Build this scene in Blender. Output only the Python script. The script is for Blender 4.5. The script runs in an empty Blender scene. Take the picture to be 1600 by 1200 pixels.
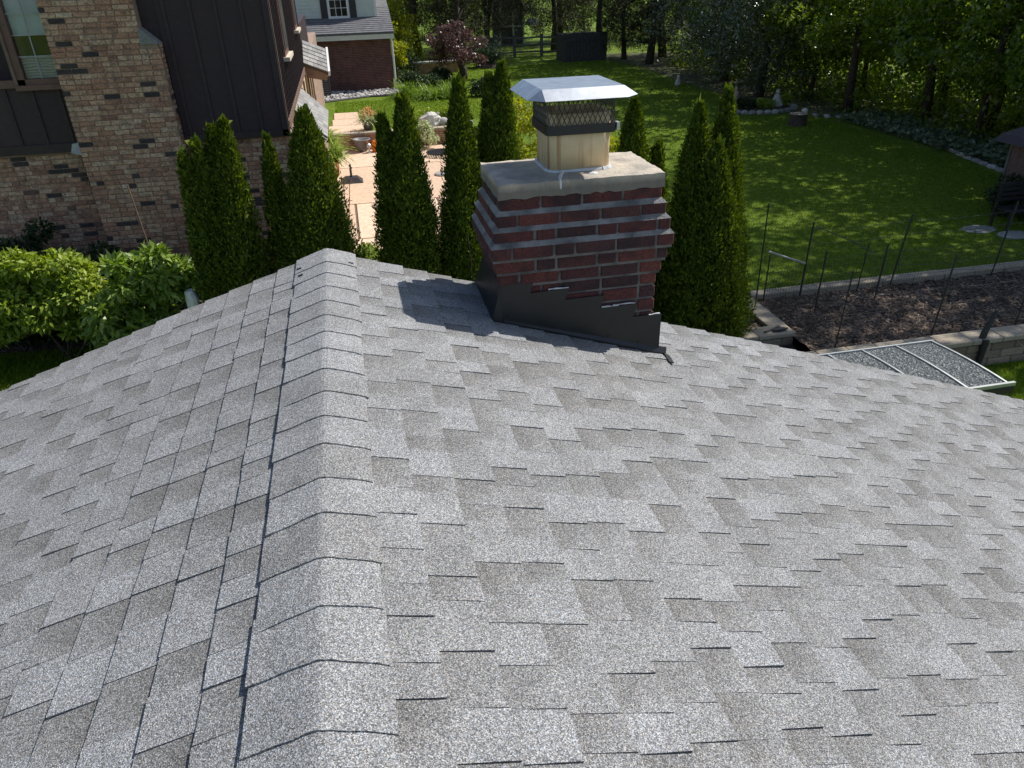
import bpy, math, random
import numpy as np
from mathutils import Vector, Matrix

random.seed(7)
rng = np.random.default_rng(11)
SC = bpy.context.scene
COL = SC.collection
rad = math.radians

# ------------------------------------------------------------------ camera, sky, sun, exposure
cam_d = bpy.data.cameras.new('camera')
cam_d.sensor_width = 36.0
cam_d.lens = 1160.0 / 1600.0 * 36.0
cam_d.clip_start = 0.05
cam_d.clip_end = 1500
cam = bpy.data.objects.new('camera', cam_d)
COL.objects.link(cam)
R_ = Vector((0.97765144, -0.20864463, -0.02578898))
D_ = Vector((-0.12399827, -0.47321901, -0.87217441))
F_ = Vector((0.16977067, 0.85588036, -0.48851483))
mw = Matrix((R_, -D_, -F_)).transposed().to_4x4()
mw.translation = Vector((0.202, 0.0, 5.27))
cam.matrix_world = mw
SC.camera = cam

SUN_AZ, SUN_EL = 18.0, 51.5          # azimuth measured from +X towards +Y
world = bpy.data.worlds.new('World')
SC.world = world
world.use_nodes = True
wn = world.node_tree.nodes
sky = wn.new('ShaderNodeTexSky')
sky.sky_type = 'NISHITA'
sky.sun_disc = False
sky.sun_elevation = rad(SUN_EL)
sky.sun_rotation = rad(90 - SUN_AZ)
wn['Background'].inputs[1].default_value = 0.115
world.node_tree.links.new(sky.outputs[0], wn['Background'].inputs[0])

sd = Vector((math.cos(rad(SUN_EL)) * math.cos(rad(SUN_AZ)), math.cos(rad(SUN_EL)) * math.sin(rad(SUN_AZ)), math.sin(rad(SUN_EL))))
sun_d = bpy.data.lights.new('sun', 'SUN')
sun_d.energy = 5.0
sun_d.angle = rad(0.53)
sun_d.color = (1.0, 0.955, 0.895)
sun = bpy.data.objects.new('sun', sun_d)
sun.rotation_euler = sd.to_track_quat('Z', 'Y').to_euler()
sun.location = (20, 10, 30)
COL.objects.link(sun)
SC.view_settings.view_transform = 'Standard'
SC.view_settings.look = 'None'
SC.view_settings.exposure = 0.2
SC.view_settings.gamma = 1.0
SC.cycles.max_bounces = 6
SC.cycles.transparent_max_bounces = 8

ZR = 4.0                      # ridge height
PITCH = rad(18.6)
CP, SP = math.cos(PITCH), math.sin(PITCH)
RAKE = 3.85                   # far gable edge of the roof

# ------------------------------------------------------------------ materials
MATS = {}

def _base(name):
    m = bpy.data.materials.new(name)
    m.use_nodes = True
    MATS[name] = m
    nt = m.node_tree
    return m, nt, nt.nodes['Principled BSDF']

def N(nt, t, **kw):
    n = nt.nodes.new(t)
    for k, v in kw.items():
        setattr(n, k, v)
    return n

def pos(nt):
    return N(nt, 'ShaderNodeNewGeometry').outputs['Position']

def noise(nt, scale, detail=4.0, rough=0.55, vec=None):
    n = N(nt, 'ShaderNodeTexNoise')
    n.inputs['Scale'].default_value = scale
    n.inputs['Detail'].default_value = detail
    n.inputs['Roughness'].default_value = rough
    nt.links.new(vec if vec is not None else pos(nt), n.inputs['Vector'])
    return n.outputs['Fac']

def ramp(nt, fac, stops, interp='LINEAR'):
    r = N(nt, 'ShaderNodeValToRGB')
    cr = r.color_ramp
    cr.interpolation = interp
    while len(cr.elements) < len(stops):
        cr.elements.new(0.5)
    for e, (p, c) in zip(cr.elements, stops):
        e.position = p
        e.color = (c[0], c[1], c[2], 1) if not isinstance(c, (int, float)) else (c, c, c, 1)
    nt.links.new(fac, r.inputs[0])
    return r.outputs[0]

def mixc(nt, fac, a, b, blend='MIX'):
    m = N(nt, 'ShaderNodeMix', data_type='RGBA', blend_type=blend)
    for sock, v in ((m.inputs[0], fac), (m.inputs[6], a), (m.inputs[7], b)):
        if isinstance(v, bpy.types.NodeSocket):
            nt.links.new(v, sock)
        elif isinstance(v, (int, float)):
            sock.default_value = v
        else:
            sock.default_value = (v[0], v[1], v[2], 1)
    return m.outputs[2]

def math_(nt, op, a, b=0.0):
    m = N(nt, 'ShaderNodeMath', operation=op)
    for s, v in ((m.inputs[0], a), (m.inputs[1], b)):
        if isinstance(v, bpy.types.NodeSocket):
            nt.links.new(v, s)
        else:
            s.default_value = v
    return m.outputs[0]

def bump(nt, bs, h, strength, dist):
    b = N(nt, 'ShaderNodeBump')
    b.inputs['Strength'].default_value = strength
    b.inputs['Distance'].default_value = dist
    nt.links.new(h, b.inputs['Height'])
    nt.links.new(b.outputs[0], bs.inputs['Normal'])

def piece_random(nt):
    a = N(nt, 'ShaderNodeObjectInfo').outputs['Random']
    b = N(nt, 'ShaderNodeNewGeometry').outputs['Random Per Island']
    return math_(nt, 'FRACT', math_(nt, 'ADD', a, b))

def surf(name, c1, c2, scale=6, rough=0.75, bs=0.3, bscale=40, bdist=0.01, metal=0.0, lo=0.35, hi=0.65):
    m, nt, p = _base(name)
    n = noise(nt, scale)
    f = ramp(nt, n, [(lo, 0.0), (hi, 1.0)])
    nt.links.new(mixc(nt, f, c1, c2), p.inputs['Base Color'])
    p.inputs['Roughness'].default_value = rough
    p.inputs['Metallic'].default_value = metal
    if bs:
        bump(nt, p, noise(nt, bscale, 3), bs, bdist)
    return m

def pieces(name, stops, rough=0.85, grain=60, gamt=0.35, bs=0.5, bdist=0.004, dirt=None):
    """colour chosen per piece, with grain on top"""
    m, nt, p = _base(name)
    c = ramp(nt, piece_random(nt), stops)
    g = noise(nt, grain, 5, 0.65)
    c = mixc(nt, gamt, c, ramp(nt, g, [(0.3, (0.25, 0.25, 0.25)), (0.7, (1.6, 1.6, 1.6))]), 'MULTIPLY')
    if dirt:
        d = ramp(nt, noise(nt, dirt[1], 4), [(0.45, 0.0), (0.7, 1.0)])
        d = math_(nt, 'MULTIPLY', d, dirt[2])
        c = mixc(nt, d, c, dirt[0])
    nt.links.new(c, p.inputs['Base Color'])
    p.inputs['Roughness'].default_value = rough
    bump(nt, p, g, bs, bdist)
    return m

def leafmat(name, stops, trans=0.35, rough=0.5, spec=0.3):
    m, nt, p = _base(name)
    c = ramp(nt, piece_random(nt), stops)
    nt.links.new(c, p.inputs['Base Color'])
    p.inputs['Roughness'].default_value = rough
    p.inputs['Specular IOR Level'].default_value = spec
    t = N(nt, 'ShaderNodeBsdfTranslucent')
    hs = N(nt, 'ShaderNodeHueSaturation')
    hs.inputs['Saturation'].default_value = 1.15
    hs.inputs['Value'].default_value = 1.5
    nt.links.new(c, hs.inputs['Color'])
    nt.links.new(hs.outputs[0], t.inputs[0])
    mx = N(nt, 'ShaderNodeMixShader')
    mx.inputs[0].default_value = trans
    nt.links.new(p.outputs[0], mx.inputs[1])
    nt.links.new(t.outputs[0], mx.inputs[2])
    nt.links.new(mx.outputs[0], nt.nodes['Material Output'].inputs[0])
    return m

def brickmat(name, c1, c2, mortar, bw=0.203, bh=0.068, msize=0.010):
    """far brickwork: position x+y along the wall, z up"""
    m, nt, p = _base(name)
    sx = N(nt, 'ShaderNodeSeparateXYZ')
    nt.links.new(pos(nt), sx.inputs[0])
    cx = N(nt, 'ShaderNodeCombineXYZ')
    nt.links.new(math_(nt, 'ADD', sx.outputs[0], sx.outputs[1]), cx.inputs[0])
    nt.links.new(sx.outputs[2], cx.inputs[1])
    b = N(nt, 'ShaderNodeTexBrick')
    b.inputs['Scale'].default_value = 1.0
    b.inputs['Brick Width'].default_value = bw
    b.inputs['Row Height'].default_value = bh
    b.inputs['Mortar Size'].default_value = msize
    b.inputs['Color1'].default_value = (*c1, 1)
    b.inputs['Color2'].default_value = (*c2, 1)
    b.inputs['Mortar'].default_value = (*mortar, 1)
    nt.links.new(cx.outputs[0], b.inputs['Vector'])
    g = ramp(nt, noise(nt, 5, 5), [(0.3, 0.7), (0.7, 1.25)])
    nt.links.new(mixc(nt, 1.0, b.outputs[0], g, 'MULTIPLY'), p.inputs['Base Color'])
    p.inputs['Roughness'].default_value = 0.9
    bump(nt, p, b.outputs['Fac'], -0.6, 0.01)
    return m

def shinglemat():
    m, nt, p = _base('asphalt_shingle')
    at = N(nt, 'ShaderNodeAttribute', attribute_name='tone')
    P = pos(nt)
    v = N(nt, 'ShaderNodeTexVoronoi', feature='F1')
    v.inputs['Scale'].default_value = 440
    nt.links.new(P, v.inputs['Vector'])
    sx = N(nt, 'ShaderNodeSeparateColor')
    nt.links.new(v.outputs['Color'], sx.inputs[0])
    gran = ramp(nt, sx.outputs[0], [(0.0, 0.30), (0.30, 0.60), (0.62, 1.0), (0.84, 1.45), (1.0, 2.0)])
    n2 = noise(nt, 270, 3, 0.7)
    gran2 = ramp(nt, n2, [(0.3, 0.62), (0.7, 1.38)])
    g = mixc(nt, 1.0, gran, gran2, 'MULTIPLY')
    blot = mixc(nt, 1.0, ramp(nt, noise(nt, 7, 4), [(0.3, 0.90), (0.7, 1.10)]), ramp(nt, noise(nt, 1.1, 5, 0.6), [(0.3, 0.90), (0.7, 1.09)]), 'MULTIPLY')
    g = mixc(nt, 1.0, g, blot, 'MULTIPLY')
    hue = ramp(nt, sx.outputs[1], [(0.0, (1.06, 0.99, 0.91)), (0.5, (1.0, 1.0, 1.0)), (1.0, (0.90, 0.99, 1.10))])
    g = mixc(nt, 1.0, g, hue, 'MULTIPLY')
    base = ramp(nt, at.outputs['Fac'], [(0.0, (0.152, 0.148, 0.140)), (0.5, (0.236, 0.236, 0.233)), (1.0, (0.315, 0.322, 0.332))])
    nt.links.new(mixc(nt, 1.0, base, g, 'MULTIPLY'), p.inputs['Base Color'])
    p.inputs['Roughness'].default_value = 0.93
    p.inputs['Specular IOR Level'].default_value = 0.25
    bump(nt, p, math_(nt, 'ADD', v.outputs['Distance'], n2), 0.55, 0.0022)
    return m

shinglemat()
surf('roof_deck', (0.10, 0.08, 0.06), (0.06, 0.05, 0.045))
surf('house_wall', (0.55, 0.52, 0.46), (0.5, 0.47, 0.42))
surf('mortar', (0.19, 0.175, 0.165), (0.07, 0.064, 0.062), 9, 0.95, 0.8, 90, 0.006)
surf('mortar_ledge', (0.27, 0.26, 0.25), (0.10, 0.096, 0.094), 9, 0.95, 0.9, 70, 0.008)
pieces('chimney_brick', [(0.0, (0.078, 0.024, 0.024)), (0.35, (0.110, 0.031, 0.029)), (0.6, (0.150, 0.042, 0.034)), (0.8, (0.048, 0.022, 0.024)), (1.0, (0.095, 0.036, 0.035))],
       0.9, 110, 0.75, 1.0, 0.008, ((0.022, 0.016, 0.019), 7, 0.9))
m = surf('crown_concrete', (0.56, 0.49, 0.385), (0.27, 0.245, 0.21), 6, 0.92, 0.9, 55, 0.008)
nt = m.node_tree; p = nt.nodes['Principled BSDF']
lk = p.inputs['Base Color'].links[0].from_socket
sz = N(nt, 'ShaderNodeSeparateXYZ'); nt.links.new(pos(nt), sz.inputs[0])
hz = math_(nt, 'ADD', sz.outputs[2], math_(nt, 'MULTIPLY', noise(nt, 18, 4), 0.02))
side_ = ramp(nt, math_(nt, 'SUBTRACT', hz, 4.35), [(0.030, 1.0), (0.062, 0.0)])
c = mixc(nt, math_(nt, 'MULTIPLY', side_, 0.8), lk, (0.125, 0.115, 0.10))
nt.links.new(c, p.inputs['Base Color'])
surf('sealant', (0.62, 0.64, 0.66), (0.5, 0.5, 0.5), 20, 0.5, 0.4, 60, 0.004)
# clay flue tile with rusty streaks that run down
m, nt, p = _base('flue_clay')
mp = N(nt, 'ShaderNodeMapping'); mp.inputs['Scale'].default_value = (26, 26, 1.3)
nt.links.new(pos(nt), mp.inputs[0])
st = ramp(nt, noise(nt, 1.0, 3, 0.5, mp.outputs[0]), [(0.50, 0.0), (0.66, 1.0)])
c = mixc(nt, ramp(nt, noise(nt, 12), [(0.3, 0.0), (0.7, 1.0)]), (0.74, 0.58, 0.37), (0.64, 0.49, 0.30))
nt.links.new(mixc(nt, math_(nt, 'MULTIPLY', st, 0.75), c, (0.33, 0.15, 0.06)), p.inputs['Base Color'])
p.inputs['Roughness'].default_value = 0.7
surf('flue_black', (0.012, 0.011, 0.011), (0.02, 0.018, 0.016))
surf('galvanised_lid', (0.52, 0.55, 0.58), (0.40, 0.43, 0.46), 14, 0.36, 0.08, 30, 0.004, 0.85)
surf('black_metal', (0.016, 0.015, 0.022), (0.024, 0.022, 0.026), 10, 0.45, 0.1, 50, 0.002)
surf('flashing_metal', (0.010, 0.0105, 0.012), (0.016, 0.016, 0.018), 7, 0.45, 0.25, 5, 0.02)
surf('wire_metal', (0.03, 0.03, 0.03), (0.06, 0.06, 0.06), 30, 0.5, 0)
# neighbour
pieces('tudor_brick', [(0.0, (0.04, 0.032, 0.034)), (0.07, (0.07, 0.054, 0.054)), (0.10, (0.37, 0.185, 0.125)), (0.35, (0.46, 0.255, 0.17)), (0.6, (0.53, 0.335, 0.225)), (0.82, (0.58, 0.40, 0.28)), (0.93, (0.42, 0.21, 0.14)), (1.0, (0.62, 0.47, 0.34))],
       0.9, 38, 0.75, 0.8, 0.008, ((0.07, 0.050, 0.050), 13, 0.6))
surf('tudor_mortar', (0.36, 0.255, 0.19), (0.24, 0.17, 0.13), 6, 0.95, 0.6, 60)
pieces('dark_board', [(0.0, (0.034, 0.018, 0.025)), (0.5, (0.041, 0.022, 0.028)), (1.0, (0.050, 0.028, 0.032))], 0.65, 14, 0.35, 0.3, 0.003)
surf('dark_batten', (0.040, 0.024, 0.027), (0.028, 0.016, 0.020), 9, 0.6, 0.3, 30)
surf('trim_cream', (0.62, 0.55, 0.45), (0.52, 0.46, 0.37), 6, 0.6, 0.1)
surf('trim_brown', (0.19, 0.12, 0.09), (0.14, 0.085, 0.065), 9, 0.55, 0.2)
surf('window_frame_brown', (0.17, 0.085, 0.065), (0.12, 0.062, 0.052), 11, 0.5, 0.15)
surf('stucco_cream', (0.58, 0.47, 0.30), (0.5, 0.40, 0.25), 9, 0.9, 0.5, 60)
surf('muntin_grey', (0.42, 0.43, 0.44), (0.3, 0.31, 0.32), 9, 0.5, 0)
surf('curtain', (0.62, 0.72, 0.76), (0.52, 0.62, 0.68), 3, 0.9, 0.4, 12, 0.02)
surf('room_dark', (0.012, 0.012, 0.012), (0.03, 0.028, 0.024), 2)
m, nt, p = _base('lace_curtain')
wv = N(nt, 'ShaderNodeTexWave', wave_type='BANDS', bands_direction='Z')
wv.inputs['Scale'].default_value = 9; wv.inputs['Distortion'].default_value = 5
nt.links.new(pos(nt), wv.inputs[0])
nt.links.new(ramp(nt, wv.outputs['Fac'], [(0.2, (0.30, 0.30, 0.32)), (0.8, (0.50, 0.50, 0.52))]), p.inputs['Base Color'])
p.inputs['Roughness'].default_value = 0.9
m, nt, p = _base('glass')
tb = N(nt, 'ShaderNodeBsdfTransparent'); gl = N(nt, 'ShaderNodeBsdfGlossy'); gl.inputs['Roughness'].default_value = 0.03
lw_ = N(nt, 'ShaderNodeFresnel'); lw_.inputs[0].default_value = 1.5
mx_ = N(nt, 'ShaderNodeMixShader'); nt.links.new(lw_.outputs[0], mx_.inputs[0]); nt.links.new(tb.outputs[0], mx_.inputs[1]); nt.links.new(gl.outputs[0], mx_.inputs[2])
nt.links.new(mx_.outputs[0], nt.nodes['Material Output'].inputs[0])
pieces('tile_shingle', [(0.0, (0.20, 0.195, 0.19)), (0.5, (0.27, 0.265, 0.255)), (1.0, (0.33, 0.32, 0.30))], 0.9, 90, 0.5, 0.5, 0.004)
# house across the lawn
brickmat('red_brick_far', (0.15, 0.048, 0.036), (0.10, 0.035, 0.030), (0.17, 0.12, 0.10))
brickmat('patio_brick', (0.34, 0.16, 0.10), (0.24, 0.11, 0.07), (0.36, 0.29, 0.22))
surf('pale_siding', (0.60, 0.66, 0.58), (0.54, 0.60, 0.53), 4, 0.6, 0.05)
surf('white_paint', (0.78, 0.78, 0.75), (0.70, 0.70, 0.67), 8, 0.5, 0.05)
surf('shutter_black', (0.02, 0.02, 0.022), (0.03, 0.03, 0.032), 12, 0.5, 0.1)
surf('far_roof', (0.15, 0.15, 0.16), (0.10, 0.10, 0.105), 5, 0.9, 0.4, 30)
# ground things
def lawnmat():
    m, nt, p = _base('lawn')
    a = ramp(nt, noise(nt, 0.7, 4), [(0.3, 0.0), (0.7, 1.0)])
    b = ramp(nt, noise(nt, 9, 5, 0.7), [(0.3, 0.55), (0.7, 1.4)])
    d = ramp(nt, noise(nt, 55, 3, 0.8), [(0.25, 0.5), (0.75, 1.55)])
    c = mixc(nt, a, (0.105, 0.170, 0.014), (0.145, 0.205, 0.020))
    c = mixc(nt, 1.0, c, b, 'MULTIPLY')
    c = mixc(nt, 1.0, c, d, 'MULTIPLY')
    nt.links.new(c, p.inputs['Base Color'])
    p.inputs['Roughness'].default_value = 0.85
    p.inputs['Specular IOR Level'].default_value = 0.15
    bump(nt, p, noise(nt, 45, 4, 0.75), 0.9, 0.05)
lawnmat()
def mulchmat(name, c1, c2, c3, sc=26):
    m, nt, p = _base(name)
    v = N(nt, 'ShaderNodeTexVoronoi'); v.inputs['Scale'].default_value = sc
    nt.links.new(pos(nt), v.inputs[0])
    s = N(nt, 'ShaderNodeSeparateColor'); nt.links.new(v.outputs['Color'], s.inputs[0])
    c = ramp(nt, s.outputs[0], [(0.0, c1), (0.6, c2), (1.0, c3)])
    c = mixc(nt, 1.0, c, ramp(nt, noise(nt, 2.2, 4), [(0.3, 0.65), (0.7, 1.35)]), 'MULTIPLY')
    nt.links.new(c, p.inputs['Base Color'])
    p.inputs['Roughness'].default_value = 0.95
    bump(nt, p, v.outputs['Distance'], 1.0, 0.03)
mulchmat('mulch', (0.045, 0.030, 0.022), (0.10, 0.068, 0.050), (0.21, 0.155, 0.115))
mulchmat('leaf_litter', (0.05, 0.050, 0.020), (0.09, 0.095, 0.035), (0.15, 0.16, 0.06), 9)
pieces('patio_stone', [(0.0, (0.57, 0.41, 0.29)), (0.5, (0.62, 0.455, 0.325)), (1.0, (0.67, 0.50, 0.37))], 0.85, 14, 0.35, 0.4, 0.006)
surf('joint_dark', (0.10, 0.075, 0.055), (0.15, 0.11, 0.08), 5)
pieces('wall_block', [(0.0, (0.20, 0.155, 0.11)), (0.5, (0.28, 0.22, 0.16)), (1.0, (0.34, 0.275, 0.20))], 0.95, 40, 0.5, 0.9, 0.012)
pieces('cap_block', [(0.0, (0.36, 0.30, 0.22)), (0.5, (0.41, 0.345, 0.26)), (1.0, (0.33, 0.285, 0.22))], 0.95, 50, 0.45, 0.7, 0.006)
pieces('grey_stone', [(0.0, (0.20, 0.20, 0.195)), (0.5, (0.32, 0.31, 0.295)), (1.0, (0.44, 0.42, 0.40))], 0.9, 40, 0.4, 0.6, 0.008)
pieces('river_rock', [(0.0, (0.26, 0.25, 0.24)), (0.5, (0.42, 0.40, 0.38)), (1.0, (0.60, 0.57, 0.54))], 0.8, 40, 0.3, 0.4, 0.006)
surf('white_rock', (0.70, 0.68, 0.63), (0.5, 0.48, 0.44), 9, 0.9, 0.7, 20, 0.02)
surf('terracotta', (0.48, 0.21, 0.10), (0.40, 0.17, 0.085), 9, 0.8, 0.2)
surf('pot_grey', (0.13, 0.125, 0.13), (0.18, 0.175, 0.175), 9, 0.5, 0.1)
surf('orange_plastic', (0.78, 0.23, 0.02), (0.70, 0.19, 0.015), 9, 0.4, 0)
surf('umbrella_base_black', (0.035, 0.030, 0.032), (0.05, 0.045, 0.046), 9, 0.35, 0.1)
surf('white_plastic', (0.66, 0.68, 0.70), (0.55, 0.57, 0.6), 9, 0.5, 0.05)
surf('statue_stone', (0.50, 0.49, 0.47), (0.36, 0.35, 0.34), 20, 0.85, 0.4, 40)
surf('statue_pink', (0.45, 0.32, 0.28), (0.34, 0.25, 0.22), 20, 0.8, 0.3)
surf('bark', (0.085, 0.066, 0.050), (0.042, 0.033, 0.027), 12, 0.95, 0.9, 26, 0.03)
surf('stump_top', (0.42, 0.36, 0.27), (0.30, 0.25, 0.18), 12, 0.9, 0.4)
surf('fence_post', (0.022, 0.022, 0.022), (0.035, 0.034, 0.032), 9, 0.6, 0.1)
surf('aluminium', (0.50, 0.52, 0.52), (0.42, 0.44, 0.44), 9, 0.38, 0.05, 30, 0.002, 0.6)
surf('grey_wood', (0.16, 0.15, 0.14), (0.10, 0.095, 0.09), 9, 0.85, 0.4)
surf('shed_wood', (0.16, 0.105, 0.095), (0.11, 0.075, 0.07), 12, 0.8, 0.4, 30)
surf('shed_roof', (0.05, 0.042, 0.055), (0.07, 0.06, 0.07), 20, 0.9, 0.4)
surf('umbrella_cloth', (0.30, 0.32, 0.33), (0.25, 0.27, 0.28), 6, 0.8, 0.1)
surf('edging', (0.03, 0.03, 0.03), (0.05, 0.05, 0.048), 9, 0.6, 0.1)
# embossed polycarbonate
m, nt, p = _base('polycarbonate')
vv = N(nt, 'ShaderNodeTexVoronoi'); vv.inputs['Scale'].default_value = 42
nt.links.new(pos(nt), vv.inputs[0])
nt.links.new(mixc(nt, ramp(nt, noise(nt, 60, 3), [(0.35, 0.0), (0.65, 1.0)]), (0.085, 0.098, 0.098), (0.20, 0.215, 0.215)), p.inputs['Base Color'])
p.inputs['Roughness'].default_value = 0.22
p.inputs['Alpha'].default_value = 0.93
bump(nt, p, vv.outputs['Distance'], 1.0, 0.025)
# leaves
leafmat('arborvitae_leaf', [(0.0, (0.045, 0.076, 0.010)), (0.5, (0.086, 0.128, 0.016)), (0.85, (0.140, 0.185, 0.024)), (1.0, (0.22, 0.25, 0.042))], 0.22, 0.6, 0.2)
leafmat('bright_leaf', [(0.0, (0.16, 0.23, 0.024)), (0.5, (0.25, 0.33, 0.045)), (1.0, (0.36, 0.43, 0.08))], 0.35, 0.42, 0.35)
leafmat('mid_leaf', [(0.0, (0.11, 0.185, 0.024)), (0.5, (0.18, 0.27, 0.045)), (1.0, (0.30, 0.38, 0.10))], 0.35, 0.38, 0.4)
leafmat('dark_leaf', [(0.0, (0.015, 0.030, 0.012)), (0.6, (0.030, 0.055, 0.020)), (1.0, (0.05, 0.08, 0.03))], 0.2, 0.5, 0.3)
leafmat('wood_leaf', [(0.0, (0.085, 0.135, 0.018)), (0.5, (0.145, 0.210, 0.030)), (1.0, (0.24, 0.31, 0.055))], 0.55, 0.30, 0.8)
leafmat('silver_leaf', [(0.0, (0.045, 0.070, 0.036)), (0.6, (0.085, 0.115, 0.062)), (1.0, (0.18, 0.205, 0.14))], 0.25, 0.28, 0.9)
leafmat('conifer_leaf', [(0.0, (0.025, 0.034, 0.016)), (0.6, (0.050, 0.058, 0.028)), (1.0, (0.085, 0.078, 0.040))], 0.15, 0.6, 0.2)
leafmat('purple_leaf', [(0.0, (0.060, 0.030, 0.030)), (0.6, (0.115, 0.062, 0.058)), (1.0, (0.20, 0.125, 0.11))], 0.3, 0.35, 0.5)
leafmat('yellow_leaf', [(0.0, (0.20, 0.24, 0.02)), (0.5, (0.28, 0.31, 0.035)), (1.0, (0.38, 0.38, 0.06))], 0.45, 0.5, 0.3)
leafmat('fern_leaf', [(0.0, (0.12, 0.20, 0.03)), (0.5, (0.20, 0.29, 0.06)), (1.0, (0.34, 0.40, 0.13))], 0.4, 0.45, 0.35)
leafmat('variegated_leaf', [(0.0, (0.24, 0.31, 0.12)), (0.5, (0.42, 0.46, 0.25)), (1.0, (0.66, 0.66, 0.48))], 0.3, 0.5, 0.3)
leafmat('daylily_leaf', [(0.0, (0.08, 0.15, 0.02)), (0.5, (0.13, 0.21, 0.03)), (1.0, (0.20, 0.28, 0.05))], 0.35, 0.45, 0.3)
leafmat('hosta_leaf', [(0.0, (0.10, 0.15, 0.08)), (0.5, (0.17, 0.22, 0.13)), (1.0, (0.30, 0.34, 0.24))], 0.25, 0.45, 0.4)
leafmat('orange_petal', [(0.0, (0.55, 0.22, 0.10)), (1.0, (0.70, 0.35, 0.20))], 0.3, 0.5, 0.2)
leafmat('grass_blade', [(0.0, (0.10, 0.17, 0.010)), (0.5, (0.15, 0.23, 0.016)), (1.0, (0.22, 0.30, 0.03))], 0.35, 0.5, 0.15)

# ------------------------------------------------------------------ builders
class MB:
    def __init__(s):
        s.v = []; s.f = []
    def poly(s, pts):
        i = len(s.v); s.v += [tuple(p) for p in pts]; s.f.append(tuple(range(i, i + len(pts)))); return s
    def hexa(s, p):      # 8 points: bottom 4 ccw, top 4 ccw
        i = len(s.v); s.v += [tuple(q) for q in p]
        for f in ((3, 2, 1, 0), (4, 5, 6, 7), (0, 1, 5, 4), (1, 2, 6, 5), (2, 3, 7, 6), (3, 0, 4, 7)):
            s.f.append(tuple(i + k for k in f))
        return s
    def box(s, x0, x1, y0, y1, z0, z1):
        return s.hexa([(x0, y0, z0), (x1, y0, z0), (x1, y1, z0), (x0, y1, z0), (x0, y0, z1), (x1, y0, z1), (x1, y1, z1), (x0, y1, z1)])
    def cbox(s, x0, x1, y0, y1, z0, z1, c=0.004):
        """chamfered box"""
        i = len(s.v)
        X = (x0, x1); Y = (y0, y1); Z = (z0, z1); sg = (1, -1)
        idx = {}
        for a in (0, 1):
            for b in (0, 1):
                for d in (0, 1):
                    for ax in range(3):
                        q = [X[a] + sg[a] * c, Y[b] + sg[b] * c, Z[d] + sg[d] * c]
                        q[ax] = (X[a], Y[b], Z[d])[ax]
                        idx[(a, b, d, ax)] = len(s.v) - i
                        s.v.append(tuple(q))
        I = lambda *k: i + idx[k]
        for a in (0, 1):
            o = (0, 1) if a else (1, 0)
            s.f.append((I(a, o[0], 0, 0), I(a, o[1], 0, 0), I(a, o[1], 1, 0), I(a, o[0], 1, 0)))
            s.f.append((I(o[1], a, 0, 1), I(o[0], a, 0, 1), I(o[0], a, 1, 1), I(o[1], a, 1, 1)))
            s.f.append((I(o[0], 0, a, 2), I(o[1], 0, a, 2), I(o[1], 1, a, 2), I(o[0], 1, a, 2)))
        for a in (0, 1):
            for b in (0, 1):
                s.f.append((I(a, b, 0, 0), I(a, b, 0, 1), I(a, b, 1, 1), I(a, b, 1, 0)))
                s.f.append((I(a, 0, b, 0), I(a, 1, b, 0), I(a, 1, b, 2), I(a, 0, b, 2)))
                s.f.append((I(0, a, b, 1), I(1, a, b, 1), I(1, a, b, 2), I(0, a, b, 2)))
                for d in (0, 1):
                    s.f.append((I(a, b, d, 0), I(a, b, d, 1), I(a, b, d, 2)))
        return s
    def tube(s, pts, rr, n=8, cap=True):
        pts = [Vector(p) for p in pts]
        if isinstance(rr, (int, float)): rr = [rr] * len(pts)
        i0 = len(s.v); prev = None
        for k, p in enumerate(pts):
            d = (pts[min(k + 1, len(pts) - 1)] - pts[max(k - 1, 0)]).normalized()
            ref = prev if prev is not None else (Vector((1, 0, 0)) if abs(d.x) < 0.8 else Vector((0, 1, 0)))
            a = (ref - d * ref.dot(d)).normalized(); prev = a
            b = d.cross(a)
            for j in range(n):
                t = 2 * math.pi * j / n
                s.v.append(tuple(p + (a * math.cos(t) + b * math.sin(t)) * rr[k]))
        for k in range(len(pts) - 1):
            for j in range(n):
                j2 = (j + 1) % n
                s.f.append((i0 + k * n + j, i0 + k * n + j2, i0 + (k + 1) * n + j2, i0 + (k + 1) * n + j))
        if cap:
            s.f.append(tuple(i0 + j for j in reversed(range(n))))
            s.f.append(tuple(i0 + (len(pts) - 1) * n + j for j in range(n)))
        return s
    def lathe(s, prof, c=(0, 0, 0), n=20, sx=1.0, sy=1.0):
        i0 = len(s.v)
        for r, z in prof:
            for j in range(n):
                t = 2 * math.pi * j / n
                s.v.append((c[0] + r * sx * math.cos(t), c[1] + r * sy * math.sin(t), c[2] + z))
        for k in range(len(prof) - 1):
            for j in range(n):
                j2 = (j + 1) % n
                s.f.append((i0 + k * n + j, i0 + k * n + j2, i0 + (k + 1) * n + j2, i0 + (k + 1) * n + j))
        s.f.append(tuple(i0 + j for j in reversed(range(n))))
        s.f.append(tuple(i0 + (len(prof) - 1) * n + j for j in range(n)))
        return s
    def extrude(s, poly, off):
        """closed planar polygon extruded by vector off"""
        i = len(s.v); n = len(poly); off = Vector(off)
        s.v += [tuple(p) for p in poly] + [tuple(Vector(p) + off) for p in poly]
        s.f.append(tuple(reversed(range(i, i + n)))); s.f.append(tuple(range(i + n, i + 2 * n)))
        for k in range(n):
            k2 = (k + 1) % n
            s.f.append((i + k, i + k2, i + n + k2, i + n + k))
        return s
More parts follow.
